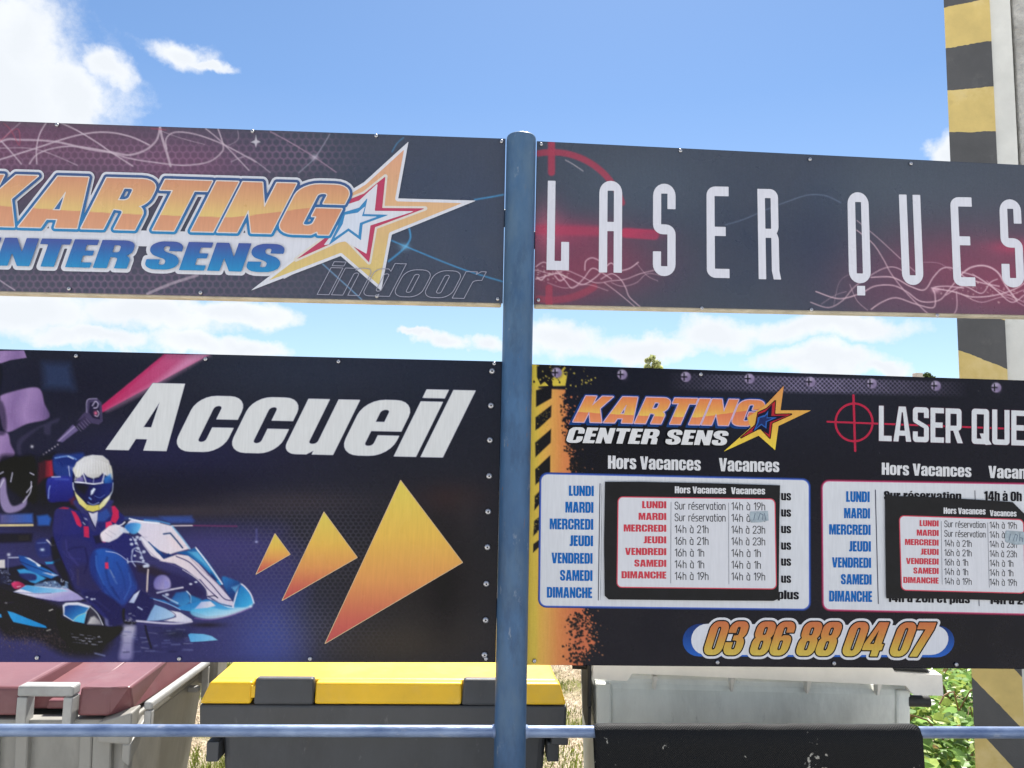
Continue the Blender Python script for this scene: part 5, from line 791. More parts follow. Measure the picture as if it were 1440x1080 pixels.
def notice(label, out, panel_q, head, xr, y0, dy, ch, kday, c1, c2, ksur, ktime, seps, sl):
    p = P(*out[0], -.0075); o = empty('notice', (p[0], -.0075, P(*out[-1], -.0075)[2]), label, 'notice', 'black notices stuck over the timetables')
    sheet('card', o, out, -.0075, -.0052, CARDB)
    xs, ys, f = shape([rrect(*panel_q, 6)], .7, 3); print_part('timetable_panel', o, [(xs, ys, f-1.5, (196, 62, 84)), (xs, ys, f, (204, 205, 212))], MAT_NOTE, -.0079, False, .0003)
    h = words(head, .35, 1); print_part('lettering', o, [(*h, (206, 206, 210))], MAT_NOTE, -.0079)
    D = []; T = []
    for i, (d, a, b) in enumerate(ROWS):
        yb = y0+i*dy; w = DW[d]*kday; D.append((d, IMP, tline(xr-w, xr, yb-ch, yb, sl)))
        for x, t in ((c1, a), (c2, b)):
            w = ksur if t[0] == 'S' else ktime*len(t)/9.0-(0 if len(t) > 8 else ktime*.02); yo = (x-xr)*sl+1.5*ch/10; T.append((t, DIN, tline(x, x+w, yb-ch*1.02+yo, yb+yo, sl), dict(gap=.19, hw=ch*.058)))
    d = words(D, .35, 1); print_part('day_names', o, [(*d, (190, 46, 66))], MAT_NOTE, -.0086)
    t = words(T, .3, 1); s = field([], [(np.array(q, float), .32) for q in seps], .35, 1); print_part('opening_hours', o, [(*t, (46, 46, 52)), (*s, (120, 122, 132))], MAT_NOTE, -.0086)
    return o
notice('left black notice with red day names, squarely stuck beside the word Hors Vacances', [(851,677.5),(900,677.5),(1000,679.5),(1097,682.5),(1096,740),(1095,842),(1088,845),(1000,844.5),(856,843),(850.5,838),(849.5,760)],
       ((870,699.5),(1089,702.5),(1091,827.5),(868.5,825)), [('Hors Vacances', IMP, tline(949, 1021, 684.3, 694)), ('Vacances', IMP, tline(1028, 1076, 685.5, 695))],
       937, 714.8, 16.45, 10, 1.0, 949.3, 1029, 70.5, 46.5, [[(943.6,706),(943.2,820)], [(1024.6,707),(1025,821)]], .008)
notice('right black notice with a torn sloping top edge, partly over printed hours', [(1245,696),(1250,694.5),(1256,697.5),(1300,698.5),(1380,703),(1424,706),(1440,722),(1462,726),(1463,846),(1380,843.5),(1320,842),(1247,841.5),(1246.5,836),(1245.5,760)],
       ((1265.5,726),(1438.5,731.5),(1441,833.5),(1268.5,829)), [('Hors Vacances', IMP, tline(1327, 1386, 714.3, 723, .02)), ('Vacances', IMP, tline(1392, 1429.5, 717.8, 726, .02))],
       1320, 740.2, 13.35, 8.6, .79, 1328.5, 1392, 57, 37.5, [[(1323.7,733),(1325,822)], [(1389,735),(1391.3,826)]], .022)
TAPE = mat('grey_tape', (.27, .33, .38), .3, 0, .25, 60, .1, 200)
def tape(label, pts, Y, scr):
    p = P(*pts[0], Y); o = empty('tape_strip', (p[0], Y, p[2]), label, 'tape', 'scraps of grey tape on the notices'); sheet('strip', o, pts, Y, Y+.0007, TAPE)
    f = field([], [(np.array(q, float), .5) for q in scr], .3, 1); print_part('handwriting', o, [(*f, (96, 112, 130))], MAT_NOTE, Y-.0004)
tape('grey tape scrap on the left black notice over the Tuesday hours', [(1055,719.5),(1080,718.5),(1081,732),(1070,734.5),(1056,735),(1054,727)], -.0096, [[(1060,731),(1062,722)], [(1066,731),(1069,722),(1073,724),(1072,731)], [(1075,722),(1077,731)]])
tape('grey tape scrap on the right black notice over the Tuesday hours', [(1415,746),(1441,748),(1442,766),(1428,766),(1414,762),(1413,752)], -.0096, [[(1419,760),(1421,751)], [(1425,760),(1428,751),(1431,753),(1429,761)], [(1434,751),(1434,761)], [(1435,756),(1438,757),(1438,762)]])

# ------------------------------------------------------------------ wheeled bins
def bin_mats(name, body, lid):
    return mat(name+'_body_plastic', body, .5, 0, .14, 7, .12, 40, spots=[(tuple(np.array(body)*.55), 4, .50, .68, .6), (tuple(np.array(body)*.5+.12), 34, .62, .72, .6), ((.16, .13, .10), 16, .64, .74, .5)], stretch=(1, 1, .4)), mat(name+'_lid_plastic', lid, .42, 0, .10, 5, .06, 30, spots=[(tuple(np.minimum(np.array(lid)*.7+.10, 1)), 4, .50, .72, .5), (tuple(np.array(lid)*.45), 26, .64, .73, .6), (tuple(np.array(lid)*.6), 2.4, .56, .70, .35)])
RUB = mat('black_rubber', (.02, .02, .021), .6, 0, .3, 30)
def wheels(o, x0, x1, y0, y1):
    for x in (x0, x1):
        for y in (y0, y1):
            bm = bmesh.new(); tube(bm, (x-.025, y, .09), (x+.025, y, .09), .09, 24); w = from_bm('wheel', bm, RUB, o)
            bm = bmesh.new(); box(bm, x-.04, x-.029, y-.04, y+.04, .06, .215, .003, 1); box(bm, x+.029, x+.04, y-.04, y+.04, .06, .215, .003, 1); box(bm, x-.04, x+.04, y-.04, y+.04, .20, .216); from_bm('caster_fork', bm, FRAME, o)
def body_shell(bm, x0, x1, y0, y1, z0, z1, tx, ty, bev=.03):
    hexa(bm, [(x0+tx, y0+ty, z0), (x1-tx, y0+ty, z0), (x1-tx, y1-ty, z0), (x0+tx, y1-ty, z0), (x0, y0, z1), (x1, y0, z1), (x1, y1, z1), (x0, y1, z1)], bev, 3)
def bin_maroon():
    B, L = bin_mats('maroon_bin', (.27, .262, .24), (.175, .062, .070)); x1 = -1.215; x0 = -2.50; yf, yb = .262, 1.02
    o = empty('wheeled_bin', ((x0+x1)/2, .64, 0), 'grey wheeled bin with a sloping maroon lid and pale handle bracket', 'bin', 'wheeled bins behind the fence')
    bm = bmesh.new(); body_shell(bm, x0+.03, x1-.012, yf+.03, yb-.02, .2, .985, .07, .07)
    for px in (-100, -12, 31, 121, 144):     # upright ribs of the front wall with recessed dark channels between
        X = P(px, 1060, .285)[0]; w = .020 if px != 144 else .030
        hexa(bm, [(X-w, yf+.055, .35), (X+w, yf+.055, .35), (X+w, yf+.09, .35), (X-w, yf+.09, .35), (X-w, yf+.008, .962), (X+w, yf+.008, .962), (X+w, yf+.06, .962), (X-w, yf+.06, .962)], .004, 1)
    from_bm('body', bm, B, o)
    bm = bmesh.new(); box(bm, x0+.01, x1-.005, yf-.006, yf+.05, .962, 1.000, .006); box(bm, x0, x0+.05, yf+.055, yb, .962, 1.000, .006); box(bm, x1-.055, x1-.01, yf+.055, yb, .962, 1.000, .006); box(bm, x0+.055, x1-.06, yb-.05, yb, .962, 1.000, .006)
    hexa(bm, [(x1-.10, yf-.028, .935), (x1+.004, yf-.028, .93), (x1+.004, yf-.008, .93), (x1-.10, yf-.008, .935), (x1-.10, yf-.028, .998), (x1+.004, yf-.028, 1.030), (x1+.004, yf+.05, 1.034), (x1-.10, yf+.03, 1.004)], .006)
    hexa(bm, [(x1-.02, yf-.026, .88), (x1+.006, yf-.026, .86), (x1+.006, yf+.04, .90), (x1-.02, yf+.04, .90), (x1-.02, yf-.026, .932), (x1+.006, yf-.026, .93), (x1+.006, yf+.10, .985), (x1-.02, yf+.10, .985)], .005)
    from_bm('rim', bm, B, o)
    # lid: two raised panels with a valley between, sloping right facet
    zt, zl = 1.100, 1.010; ym = 1.0
    def lidpiece(xa, xb, chr_, yfl=yf-.004):
        bm = bmesh.new(); xs_ = chr_
        hexa(bm, [(xa, yfl, zl), (xb, yfl, zl), (xb, ym, zl+.012), (xa, ym, zl+.012), (xa+.004, yfl+.004, zt), (xb-xs_, yfl+.004, zt), (xb-xs_*1.9-.01, ym-.04, zt+.012), (xa+.03, ym-.04, zt+.012)], .011, 3); return bm
    xm0, xm1 = P(31, 990, yf)[0], P(108, 990, yf)[0]
    bm = bmesh.new(); xa = xm1+.004; yl = yf-.004
    rb = [(xa, yl, zl), (-1.296, yl, zl), (-1.240, yl+.055, zl+.002), (-1.198, .87, zl+.010), (-1.198, ym, zl+.012), (xa, ym, zl+.012)]
    rt = [(xa+.004, yl+.004, zt), (-1.300, yl+.004, zt), (-1.236, yl+.012, zt-.001), (-1.246, .62, zt+.010), (-1.252, ym-.04, zt+.014), (xa+.03, ym-.04, zt+.012)]
    vb = [bm.verts.new(v) for v in rb]; vt = [bm.verts.new(v) for v in rt]; bm.faces.new(vb[::-1]); bm.faces.new(vt)
    for i in range(6): bm.faces.new((vb[i], vb[(i+1) % 6], vt[(i+1) % 6], vt[i]))
    bmesh.ops.bevel(bm, geom=list(bm.edges), offset=.009, segments=3, profile=.5, affect='EDGES'); lid = from_bm('lid', bm, L, o)
    from_bm('lid_panel', lidpiece(x0, xm0-.006, .004), L, lid)
    bm = bmesh.new(); hexa(bm, [(xm0-.02, yf+.07, zl), (xm1+.02, yf+.07, zl), (xm1+.02, ym, zl), (xm0-.02, ym, zl), (xm0-.02, yf+.075, zt-.045), (xm1+.02, yf+.075, zt-.045), (xm1+.02, ym, zt-.012), (xm0-.02, ym, zt-.012)], .006)
    hexa(bm, [(xm0+.05, yf+.05, zl+.006), (xm1-.03, yf+.05, zl+.006), (xm1-.03, ym-.1, zl+.006), (xm0+.05, ym-.1, zl+.006), (xm0+.055, yf+.05, zl+.034), (xm1-.035, yf+.05, zl+.034), (xm1-.03, ym-.1, zt-.004), (xm0+.07, ym-.1, zt-.004)], .005)
    from_bm('lid_valley', bm, L, lid)
    hm = mat('pale_grey_plastic', (.36, .36, .35), .4, 0, .15, 12)
    bm = bmesh.new(); zt2 = 1.112; ya, yc = yf-.032, yf+.022; wv = .030
    box(bm, xm0-.002, xm1, ya, yc, zt2-.034, zt2, .007); box(bm, xm0-.002, xm0+wv, ya+.002, yc-.002, .965, zt2-.036, .004); box(bm, xm1-wv, xm1-.001, ya+.002, yc-.002, .965, zt2-.036, .004); from_bm('handle', bm, hm, o)
    bm = bmesh.new(); xh = x1+.034                    # side lifting handle
    hexa(bm, [(xh-.014, yf+.02, 1.022), (xh+.014, yf+.02, 1.022), (xh+.014, .86, 1.020), (xh-.014, .86, 1.020), (xh-.014, yf+.02, 1.050), (xh+.012, yf+.02, 1.050), (xh+.012, .86, 1.044), (xh-.014, .86, 1.044)], .009, 3)
    box(bm, xh-.012, xh+.012, yf+.022, yf+.052, .955, 1.020, .006); box(bm, xh-.012, xh+.012, .835, .858, .90, 1.018, .004); box(bm, x1-.03, xh-.013, .80, .83, .93, .95, .003)
    from_bm('side_handle', bm, hm, o)
    bm = bmesh.new(); box(bm, x1-.10, x1+.055, .92, 1.06, .93, 1.075, .012); from_bm('hinge_block', bm, B, o)
    wheels(o, x0+.2, x1-.2, yf+.18, yb-.18); return o
bin_maroon()
def bin_yellow():
    B, L = bin_mats('yellow_bin', (.052, .055, .062), (.80, .48, .010)); yf = .25; yb = 1.05
    X = lambda px, py=985: P(px, py, yf)[0]; x0, x1 = X(281), X(797)
    o = empty('wheeled_bin', ((x0+x1)/2, .65, 0), 'dark grey wheeled bin with a bright yellow lid', 'bin', 'wheeled bins behind the fence')
    bm = bmesh.new(); body_shell(bm, x0+.06, x1-.06, yf+.05, yb-.03, .2, .955, .05, .05, .025); from_bm('body', bm, B, o)
    bm = bmesh.new(); zr = P(500, 991, yf)[2]; hexa(bm, [(x0+.005, yf-.002, .952), (x1-.002, yf-.002, .952), (x1-.002, yb, .952), (x0+.005, yb, .952), (x0, yf-.006, zr), (x1, yf-.006, zr), (x1, yb, zr), (x0, yb, zr)], .008)
    box(bm, x1-.05, x1+.006, yf-.004, yb-.1, .925, .950, .004); box(bm, x1-.06, x1-.02, yf+.03, yf+.12, .86, .924, .004); box(bm, x0+.02, x0+.06, yf+.03, yf+.12, .86, .924, .004)
    zt = P(400, 955, yf)[2]
    for a, b in ((359, 441), (651, 733)): hexa(bm, [(X(a)-.004, yf-.012, zr+.001), (X(b)+.002, yf-.012, zr+.001), (X(b)+.002, yf+.03, zr+.001), (X(a)-.004, yf+.03, zr+.001), (X(a), yf-.012, zt+.006), (X(b), yf-.012, zt+.006), (X(b), yf+.022, zt+.006), (X(a), yf+.022, zt+.006)], .009, 3)
    from_bm('rim', bm, B, o)
    zl = zr+.004; zt = P(500, 959, yf)[2]
    bm = bmesh.new(); hexa(bm, [(x0+.06, yf+.034, zl), (x1-.04, yf+.034, zl), (x1-.04, yb, zl), (x0+.06, yb, zl), (x0+.028, yf+.034, zt), (x1-.026, yf+.034, zt), (x1-.05, yb-.03, zt+.03), (x0+.05, yb-.03, zt+.03)], .010, 3)
    lid = from_bm('lid', bm, L, o)
    for a, b in ((282, 354), (443, 649), (735, 796)):
        xa, xb = X(a), X(b); la, ra = (.028 if a == 282 else .0), (.022 if b == 796 else .0)
        bm = bmesh.new(); hexa(bm, [(xa, yf-.012, zl), (xb, yf-.012, zl), (xb, yf+.036, zl), (xa, yf+.036, zl), (xa+la, yf-.002, zt-.001), (xb-ra, yf-.002, zt-.001), (xb-ra, yf+.06, zt-.001), (xa+la, yf+.06, zt-.001)], .008, 3); from_bm('lid_lip', bm, L, lid)
    for px in (355.5, 357.5): bm = bmesh.new(); tube(bm, (X(px), yf-.004, zl+.02), (X(px), yf-.004, zt-.012), .006, 10); from_bm('hinge_pin', bm, L, lid)
    wheels(o, x0+.2, x1-.2, yf+.2, yb-.2); return o
bin_yellow()
def bin_pale():
    B, L = bin_mats('pale_bin', (.72, .74, .69), (.78, .75, .70)); rot = R(-4); piv = Vector(P(833, 955, .33)); piv.z = 0
    o = empty('wheeled_bin', piv, 'pale grey bin with its back turned and no lid showing', 'bin', 'wheeled bins behind the fence')
    w = 1.185; d = .78
    def put(name, bm, m):
        bmesh.ops.rotate(bm, verts=bm.verts, cent=(0, 0, 0), matrix=Matrix.Rotation(rot, 3, 'Z')); bmesh.ops.translate(bm, verts=bm.verts, vec=piv); return from_bm(name, bm, m, o)
    bm = bmesh.new(); body_shell(bm, .008, w-.075, .025, d, .2, 1.115, .035, .05, .035)
    hexa(bm, [(.035, .012, .3), (.075, .012, .3), (.075, .05, .3), (.035, .05, .3), (.012, .006, 1.10), (.066, .006, 1.10), (.066, .05, 1.10), (.012, .05, 1.10)], .008)
    hexa(bm, [(w-.15, .034, .3), (w-.11, .034, .3), (w-.11, .07, .3), (w-.15, .07, .3), (w-.135, .018, 1.10), (w-.085, .018, 1.10), (w-.085, .05, 1.10), (w-.135, .05, 1.10)], .008)
    put('body', bm, B)
    bm = bmesh.new(); zt = 1.215
    vs = [(0, 1.125), (.115, 1.120), (.135, 1.146), (w-.125, 1.128), (w-.100, 1.098), (w, 1.098), (w-.002, 1.166), (w-.16, 1.172), (w-.175, zt-.02), (w*.5, zt), (0, zt+.006)]
    for (ya, yb_) in ((-.030, .020),):
        a = [bm.verts.new((x, ya, z)) for x, z in vs]; b = [bm.verts.new((x, yb_, z+.004)) for x, z in vs]; n = len(vs); bm.faces.new(a[::-1]); bm.faces.new(b)
        for i in range(n): bm.faces.new((a[i], a[(i+1) % n], b[(i+1) % n], b[i]))
    bmesh.ops.recalc_face_normals(bm, faces=bm.faces); bmesh.ops.triangulate(bm, faces=[f for f in bm.faces if len(f.verts) > 4])
    for x in (.215, .48, .74, .98): hexa(bm, [(x-.003, .002, 1.085), (x+.003, .002, 1.085), (x+.003, .03, 1.085), (x-.003, .03, 1.085), (x-.008, -.018, 1.135), (x+.008, -.018, 1.135), (x+.008, .018, 1.135), (x-.008, .018, 1.135)])
    put('rim', bm, L)
    bm = bmesh.new(); box(bm, -.016, -.002, .0, .30, 1.02, 1.21, .005); hexa(bm, [(-.014, .01, .93), (-.003, .01, .93), (-.003, .25, .93), (-.014, .25, .93), (-.014, .002, 1.018), (-.003, .002, 1.018), (-.003, .29, 1.018), (-.014, .29, 1.018)]); put('side_plate', bm, RUB)
    bm = bmesh.new(); tube(bm, (-.066, .06, 1.152), (-.017, .06, 1.152), .019, 20); put('trunnion', bm, RUB)
    bm = bmesh.new(); tube(bm, (w-.092, .03, 1.062), (w-.02, .03, 1.062), .019, 20); put('trunnion', bm, RUB)
    bm = bmesh.new(); hexa(bm, [(w-.19, -.022, 1.178), (w-.03, -.022, 1.172), (w-.03, .5, 1.178), (w-.19, .5, 1.184), (w-.19, -.018, 1.20), (w-.06, -.018, 1.188), (w-.06, .5, 1.21), (w-.19, .5, 1.21)], .004, 1); put('lid_edge', bm, RUB)
    bm = bmesh.new(); box(bm, .06, w-.2, .05, d, 1.216, 1.235, .008); put('lid', bm, L)
    wh = [(x, y) for x in (.2, w-.28) for y in (.2, d-.16)]
    for x, y in wh: bm = bmesh.new(); tube(bm, (x-.025, y, .09), (x+.025, y, .09), .09, 24); box(bm, x-.04, x-.029, y-.03, y+.03, .08, .215); box(bm, x+.029, x+.04, y-.03, y+.03, .08, .215); put('wheel', bm, RUB)
    return o
bin_pale()

# ------------------------------------------------------------------ black mat over the rail
def drape():
    m = bpy.data.materials.new('woven_black_mat'); m.use_nodes = True; nt = m.node_tree; N = nt.nodes.new; L = nt.links.new; b = nt.nodes['Principled BSDF']; b.inputs['Roughness'].default_value = .5; b.inputs['Specular IOR Level'].default_value = .22
    uv = N('ShaderNodeTexCoord'); mp = N('ShaderNodeMapping'); mp.inputs['Rotation'].default_value = (0, 0, R(38)); L(uv.outputs['UV'], mp.inputs[0])
    wv = N('ShaderNodeTexWave'); wv.inputs['Scale'].default_value = 62; wv.inputs['Distortion'].default_value = 0; L(mp.outputs[0], wv.inputs[0])
    mp2 = N('ShaderNodeMapping'); mp2.inputs['Rotation'].default_value = (0, 0, R(-52)); L(uv.outputs['UV'], mp2.inputs[0]); w2_ = N('ShaderNodeTexWave'); w2_.inputs['Scale'].default_value = 62; L(mp2.outputs[0], w2_.inputs[0])
    mm = N('ShaderNodeMath'); mm.operation = 'MULTIPLY'; L(wv.outputs['Fac'], mm.inputs[0]); L(w2_.outputs['Fac'], mm.inputs[1])
    bp = N('ShaderNodeBump'); bp.inputs['Strength'].default_value = .7; bp.inputs['Distance'].default_value = .0025; L(mm.outputs[0], bp.inputs['Height']); L(bp.outputs[0], b.inputs['Normal'])
    ns = N('ShaderNodeTexNoise'); ns.inputs['Scale'].default_value = 55; ns.inputs['Detail'].default_value = 4; L(uv.outputs['Object'], ns.inputs[0]); n2 = N('ShaderNodeTexNoise'); n2.inputs['Scale'].default_value = 6; L(uv.outputs['Object'], n2.inputs[0])
    ad = N('ShaderNodeMath'); ad.operation = 'MULTIPLY'; L(ns.outputs[0], ad.inputs[0]); L(n2.outputs[0], ad.inputs[1]); r = N('ShaderNodeMapRange'); L(ad.outputs[0], r.inputs[0]); r.inputs[1].default_value = .405; r.inputs[2].default_value = .44
    mx = N('ShaderNodeMix'); mx.data_type = 'RGBA'; L(r.outputs[0], mx.inputs[0]); mx.inputs[6].default_value = (.004, .0043, .0055, 1); mx.inputs[7].default_value = (.36, .34, .30, 1); L(mx.outputs[2], b.inputs['Base Color'])
    xa, xb = P(835, 1040)[0], P(1290, 1040)[0]; nx = 70; prof = []; rr = .0215; zc = zr_r
    for t in np.linspace(0, .72, 20): prof.append((-rr-.004*math.sin(t*5)-.01*t, zc-.72+t, .72-t))
    for t in np.linspace(0, math.pi, 14)[1:]: prof.append((-rr*math.cos(t), zc+rr*math.sin(t), -t*rr))
    for t in np.linspace(0, .5, 12)[1:]: prof.append((rr+.02*t, zc-t, -t-.07))
    V = []; UV = []
    for i in range(nx+1):
        u = i/nx
        for (y, z, s) in prof:
            low = max(0, (zc-z))/.7; x = xa+(xb-xa)*u+low*(.045*(1-u)+.02*u)
            ny = noise.noise((u*5, z*2.5, 3))*.022*low*(1 if y < 0 else -1)+.006*low*math.sin(u*23); e = min(u, 1-u); droop = -.004*math.exp(-(e/.012)**2)
            V.append((x, y+ny, z+droop+.0025*noise.noise((u*12, y*20, 1)))); UV.append((u*1.0, s))
    k = len(prof); Fc = [(i*k+j, (i+1)*k+j, (i+1)*k+j+1, i*k+j+1) for i in range(nx) for j in range(k-1)]
    o = from_py('rubber_mat', V, Fc, m, None, None, True); l = o.data.uv_layers.new(name='UVMap'); vi = np.zeros(len(o.data.loops), int); o.data.loops.foreach_get('vertex_index', vi); l.data.foreach_set('uv', np.array(UV)[vi].astype(np.float32).ravel())
    md = o.modifiers.new('thick', 'SOLIDIFY'); md.thickness = .003; md.offset = 1
    tag(o, 'black woven mat draped over the rail in front of the pale bin', 'mat')
drape()

# ------------------------------------------------------------------ building with the striped corner
def building():
    Y = lambda c: mat(*c)
    YE = mat('yellow_masonry_paint', (.62, .47, .17), .7, 0, .12, 6, .12, 120, spots=[((.40, .28, .10), 9, .60, .74, .5), ((.68, .62, .45), 3, .55, .8, .5)])
    GR = mat('dark_masonry_paint', (.080, .080, .084), .65, 0, .16, 6, .12, 120, spots=[((.15, .15, .15), 8, .58, .78, .5)])
    WH = mat('white_masonry_paint', (.66, .66, .63), .75, 0, .10, 5, .10, 90, spots=[((.42, .42, .37), 6, .58, .76, .6)])
    RC = mat('roughcast_render', (.47, .46, .44), .9, 0, .25, 14, .9, 70, spots=[((.24, .23, .21), 5, .52, .72, .8)])
    A = P(1328.5, 0, 1.2); A = np.array([P(1349, 530, 1.2)[0], 1.2, 0]); th = R(12); e = np.array([math.cos(th), -math.sin(th), 0]); n = np.array([-math.sin(th), -math.cos(th), 0])
    def hit(px, py):
        d = ray(px, py); t = ((A-CAM)@n)/(d@n); q = CAM+d*t; return (q-A)@e, q[2]
    s1 = np.mean([hit(1393, 5)[0], hit(1416, 530)[0], hit(1437, 950)[0]]); s2 = hit(1424, 30)[0]; H = 4.75
    o = empty('building', (A[0], A[1], 0), 'building corner painted in yellow and dark grey stripes beside a white strip and roughcast wall', 'building')
    side = np.array([math.sin(R(41)), math.cos(R(41)), 0])
    bd = [(-190,-235),(-125,-150),(-58,-72),(11,-3),(68,57),(127,121.5),(186,184.5),(247,250),(308,315),(370,383),(430,450),(492,519),(640,690),(720,780),(800,868),(875,952),(952,1028),(1019,1101)]
    xl = lambda y: 1328.5+(y*.0402); xr = lambda y: 1393+y*.0465
    zz = [(hit(xl(a), a)[1], hit(xr(b), b)[1]) for a, b in bd]
    zz = [(H, H)]+zz+[(.25, .02), (0, 0)]
    V = []; Fc = []; MI = []; nseg = 30
    def pt(s, z, dpt=0): q = A+e*s-n*dpt; return (q[0], q[1], z)
    for i in range(len(zz)-1):
        m = 0 if i % 2 == 0 else 1           # boundary index: dark above the 4th line
        k = len(V)
        for j in range(nseg+1):
            u = j/nseg; za = zz[i][0]*(1-u)+zz[i][1]*u; zb = zz[i+1][0]*(1-u)+zz[i+1][1]*u
            wob = lambda q, ii: 0 if ii in (0, len(zz)-1, len(zz)-2) else .004*noise.noise((u*3, ii*7.3, 1))+.003*noise.noise((u*14, ii*3.3, 5))
            V += [pt(s1*u, za+wob(u, i)), pt(s1*u, zb+wob(u, i+1))]
        for j in range(nseg): Fc.append((k+2*j, k+2*j+1, k+2*j+3, k+2*j+2)); MI.append(m)
        # left return of the corner, stripes carried round level
        k = len(V); za, zb = zz[i][0], zz[i+1][0]; b = side*.45
        V += [(A[0]+b[0], A[1]+b[1], za), (A[0]+b[0], A[1]+b[1], zb), pt(0, zb), pt(0, za)]; Fc.append((k, k+1, k+2, k+3)); MI.append(m)
        k = len(V); V += [pt(s1, za if 0 else zz[i][1]), pt(s1, zz[i+1][1]), pt(s1, zz[i+1][1], .03), pt(s1, zz[i][1], .03)]; Fc.append((k, k+1, k+2, k+3)); MI.append(m)
    from_py('corner_pillar', V, Fc, [YE, GR], o, MI)
    bm = bmesh.new()
    def slab(sa, sb, d0, d1, z0, z1, bev=.004):
        q = [pt(sa, z0, d0), pt(sb, z0, d0), pt(sb, z0, d1), pt(sa, z0, d1), pt(sa, z1, d0), pt(sb, z1, d0), pt(sb, z1, d1), pt(sa, z1, d1)]; hexa(bm, q, bev, 2)
    slab(s1+.001, s2, .012, .3, 0, H); from_bm('white_strip', bm, WH, o)
    bm = bmesh.new(); slab(s2+.016, 1.7, .022, .3, 0, H, .01); from_bm('wall', bm, RC, o)
    bm = bmesh.new(); a = A+side*.451+e*.002; L4 = side*3.6; b0 = A+e*1.69-n*.301; b1 = b0+side*3.6
    for q in ((a, a+L4), (b0+side*.02, b1), (a+L4, b1)):
        p0, p1 = q; vs = [bm.verts.new(v) for v in ((p0[0], p0[1], 0), (p1[0], p1[1], 0), (p1[0], p1[1], H), (p0[0], p0[1], H))]; bm.faces.new(vs)
    from_bm('wall', bm, RC, o)
    bm = bmesh.new(); q = [A+n*.1-side*.1-e*.1, A+e*1.8+n*.1, A+e*1.8+side*4.2, A+side*4.2-e*.1]; hexa(bm, [(v[0], v[1], H+.002) for v in q]+[(v[0], v[1], H+.14) for v in q], .01); from_bm('roof', bm, WH, o)
building()

# ------------------------------------------------------------------ ground
def ground():
    m = bpy.data.materials.new('dry_lawn'); m.use_nodes = True; nt = m.node_tree; N = nt.nodes.new; L = nt.links.new; b = nt.nodes['Principled BSDF']; b.inputs['Roughness'].default_value = .95; b.inputs['Specular IOR Level'].default_value = .2
    tc = N('ShaderNodeTexCoord')
    def nz(s, d=8): n = N('ShaderNodeTexNoise'); n.inputs['Scale'].default_value = s; n.inputs['Detail'].default_value = d; n.inputs['Roughness'].default_value = .65; L(tc.outputs['Object'], n.inputs[0]); return n.outputs[0]
    r1 = N('ShaderNodeValToRGB'); L(nz(42), r1.inputs[0]); r1.color_ramp.elements[0].position = .34; r1.color_ramp.elements[1].position = .66; r1.color_ramp.elements[0].color = (.24, .19, .13, 1); r1.color_ramp.elements[1].color = (.66, .56, .43, 1)
    r2 = N('ShaderNodeMapRange'); L(nz(1.3, 4), r2.inputs[0]); r2.inputs[1].default_value = .48; r2.inputs[2].default_value = .60
    mx = N('ShaderNodeMix'); mx.data_type = 'RGBA'; L(r2.outputs[0], mx.inputs[0]); L(r1.outputs[0], mx.inputs[6]); mx.inputs[7].default_value = (.17, .17, .055, 1); L(mx.outputs[2], b.inputs['Base Color'])
    bp = N('ShaderNodeBump'); bp.inputs['Strength'].default_value = .8; bp.inputs['Distance'].default_value = .02; L(nz(70), bp.inputs['Height']); L(bp.outputs[0], b.inputs['Normal'])
    bm = bmesh.new(); vs = [bm.verts.new(p) for p in ((-2000, -2000, 0), (2000, -2000, 0), (2000, 2000, 0), (-2000, 2000, 0))]; bm.faces.new(vs); tag(from_bm('ground', bm, m), kind='structure')
    pv = mat('bounce_pale_gravel', (.68, .65, .59), .9, 0, .2, 40, .5, 120, spots=[((.45, .43, .40), 60, .55, .7, .5)])  # pale tone picked for this unseen ground to bounce sun onto the boards
    bm = bmesh.new(); vs = [bm.verts.new(p) for p in ((-14, -16, .004), (14, -16, .004), (14, -.55, .004), (-14, -.55, .004))]; bm.faces.new(vs); tag(from_bm('pavement', bm, pv), kind='structure')
ground()
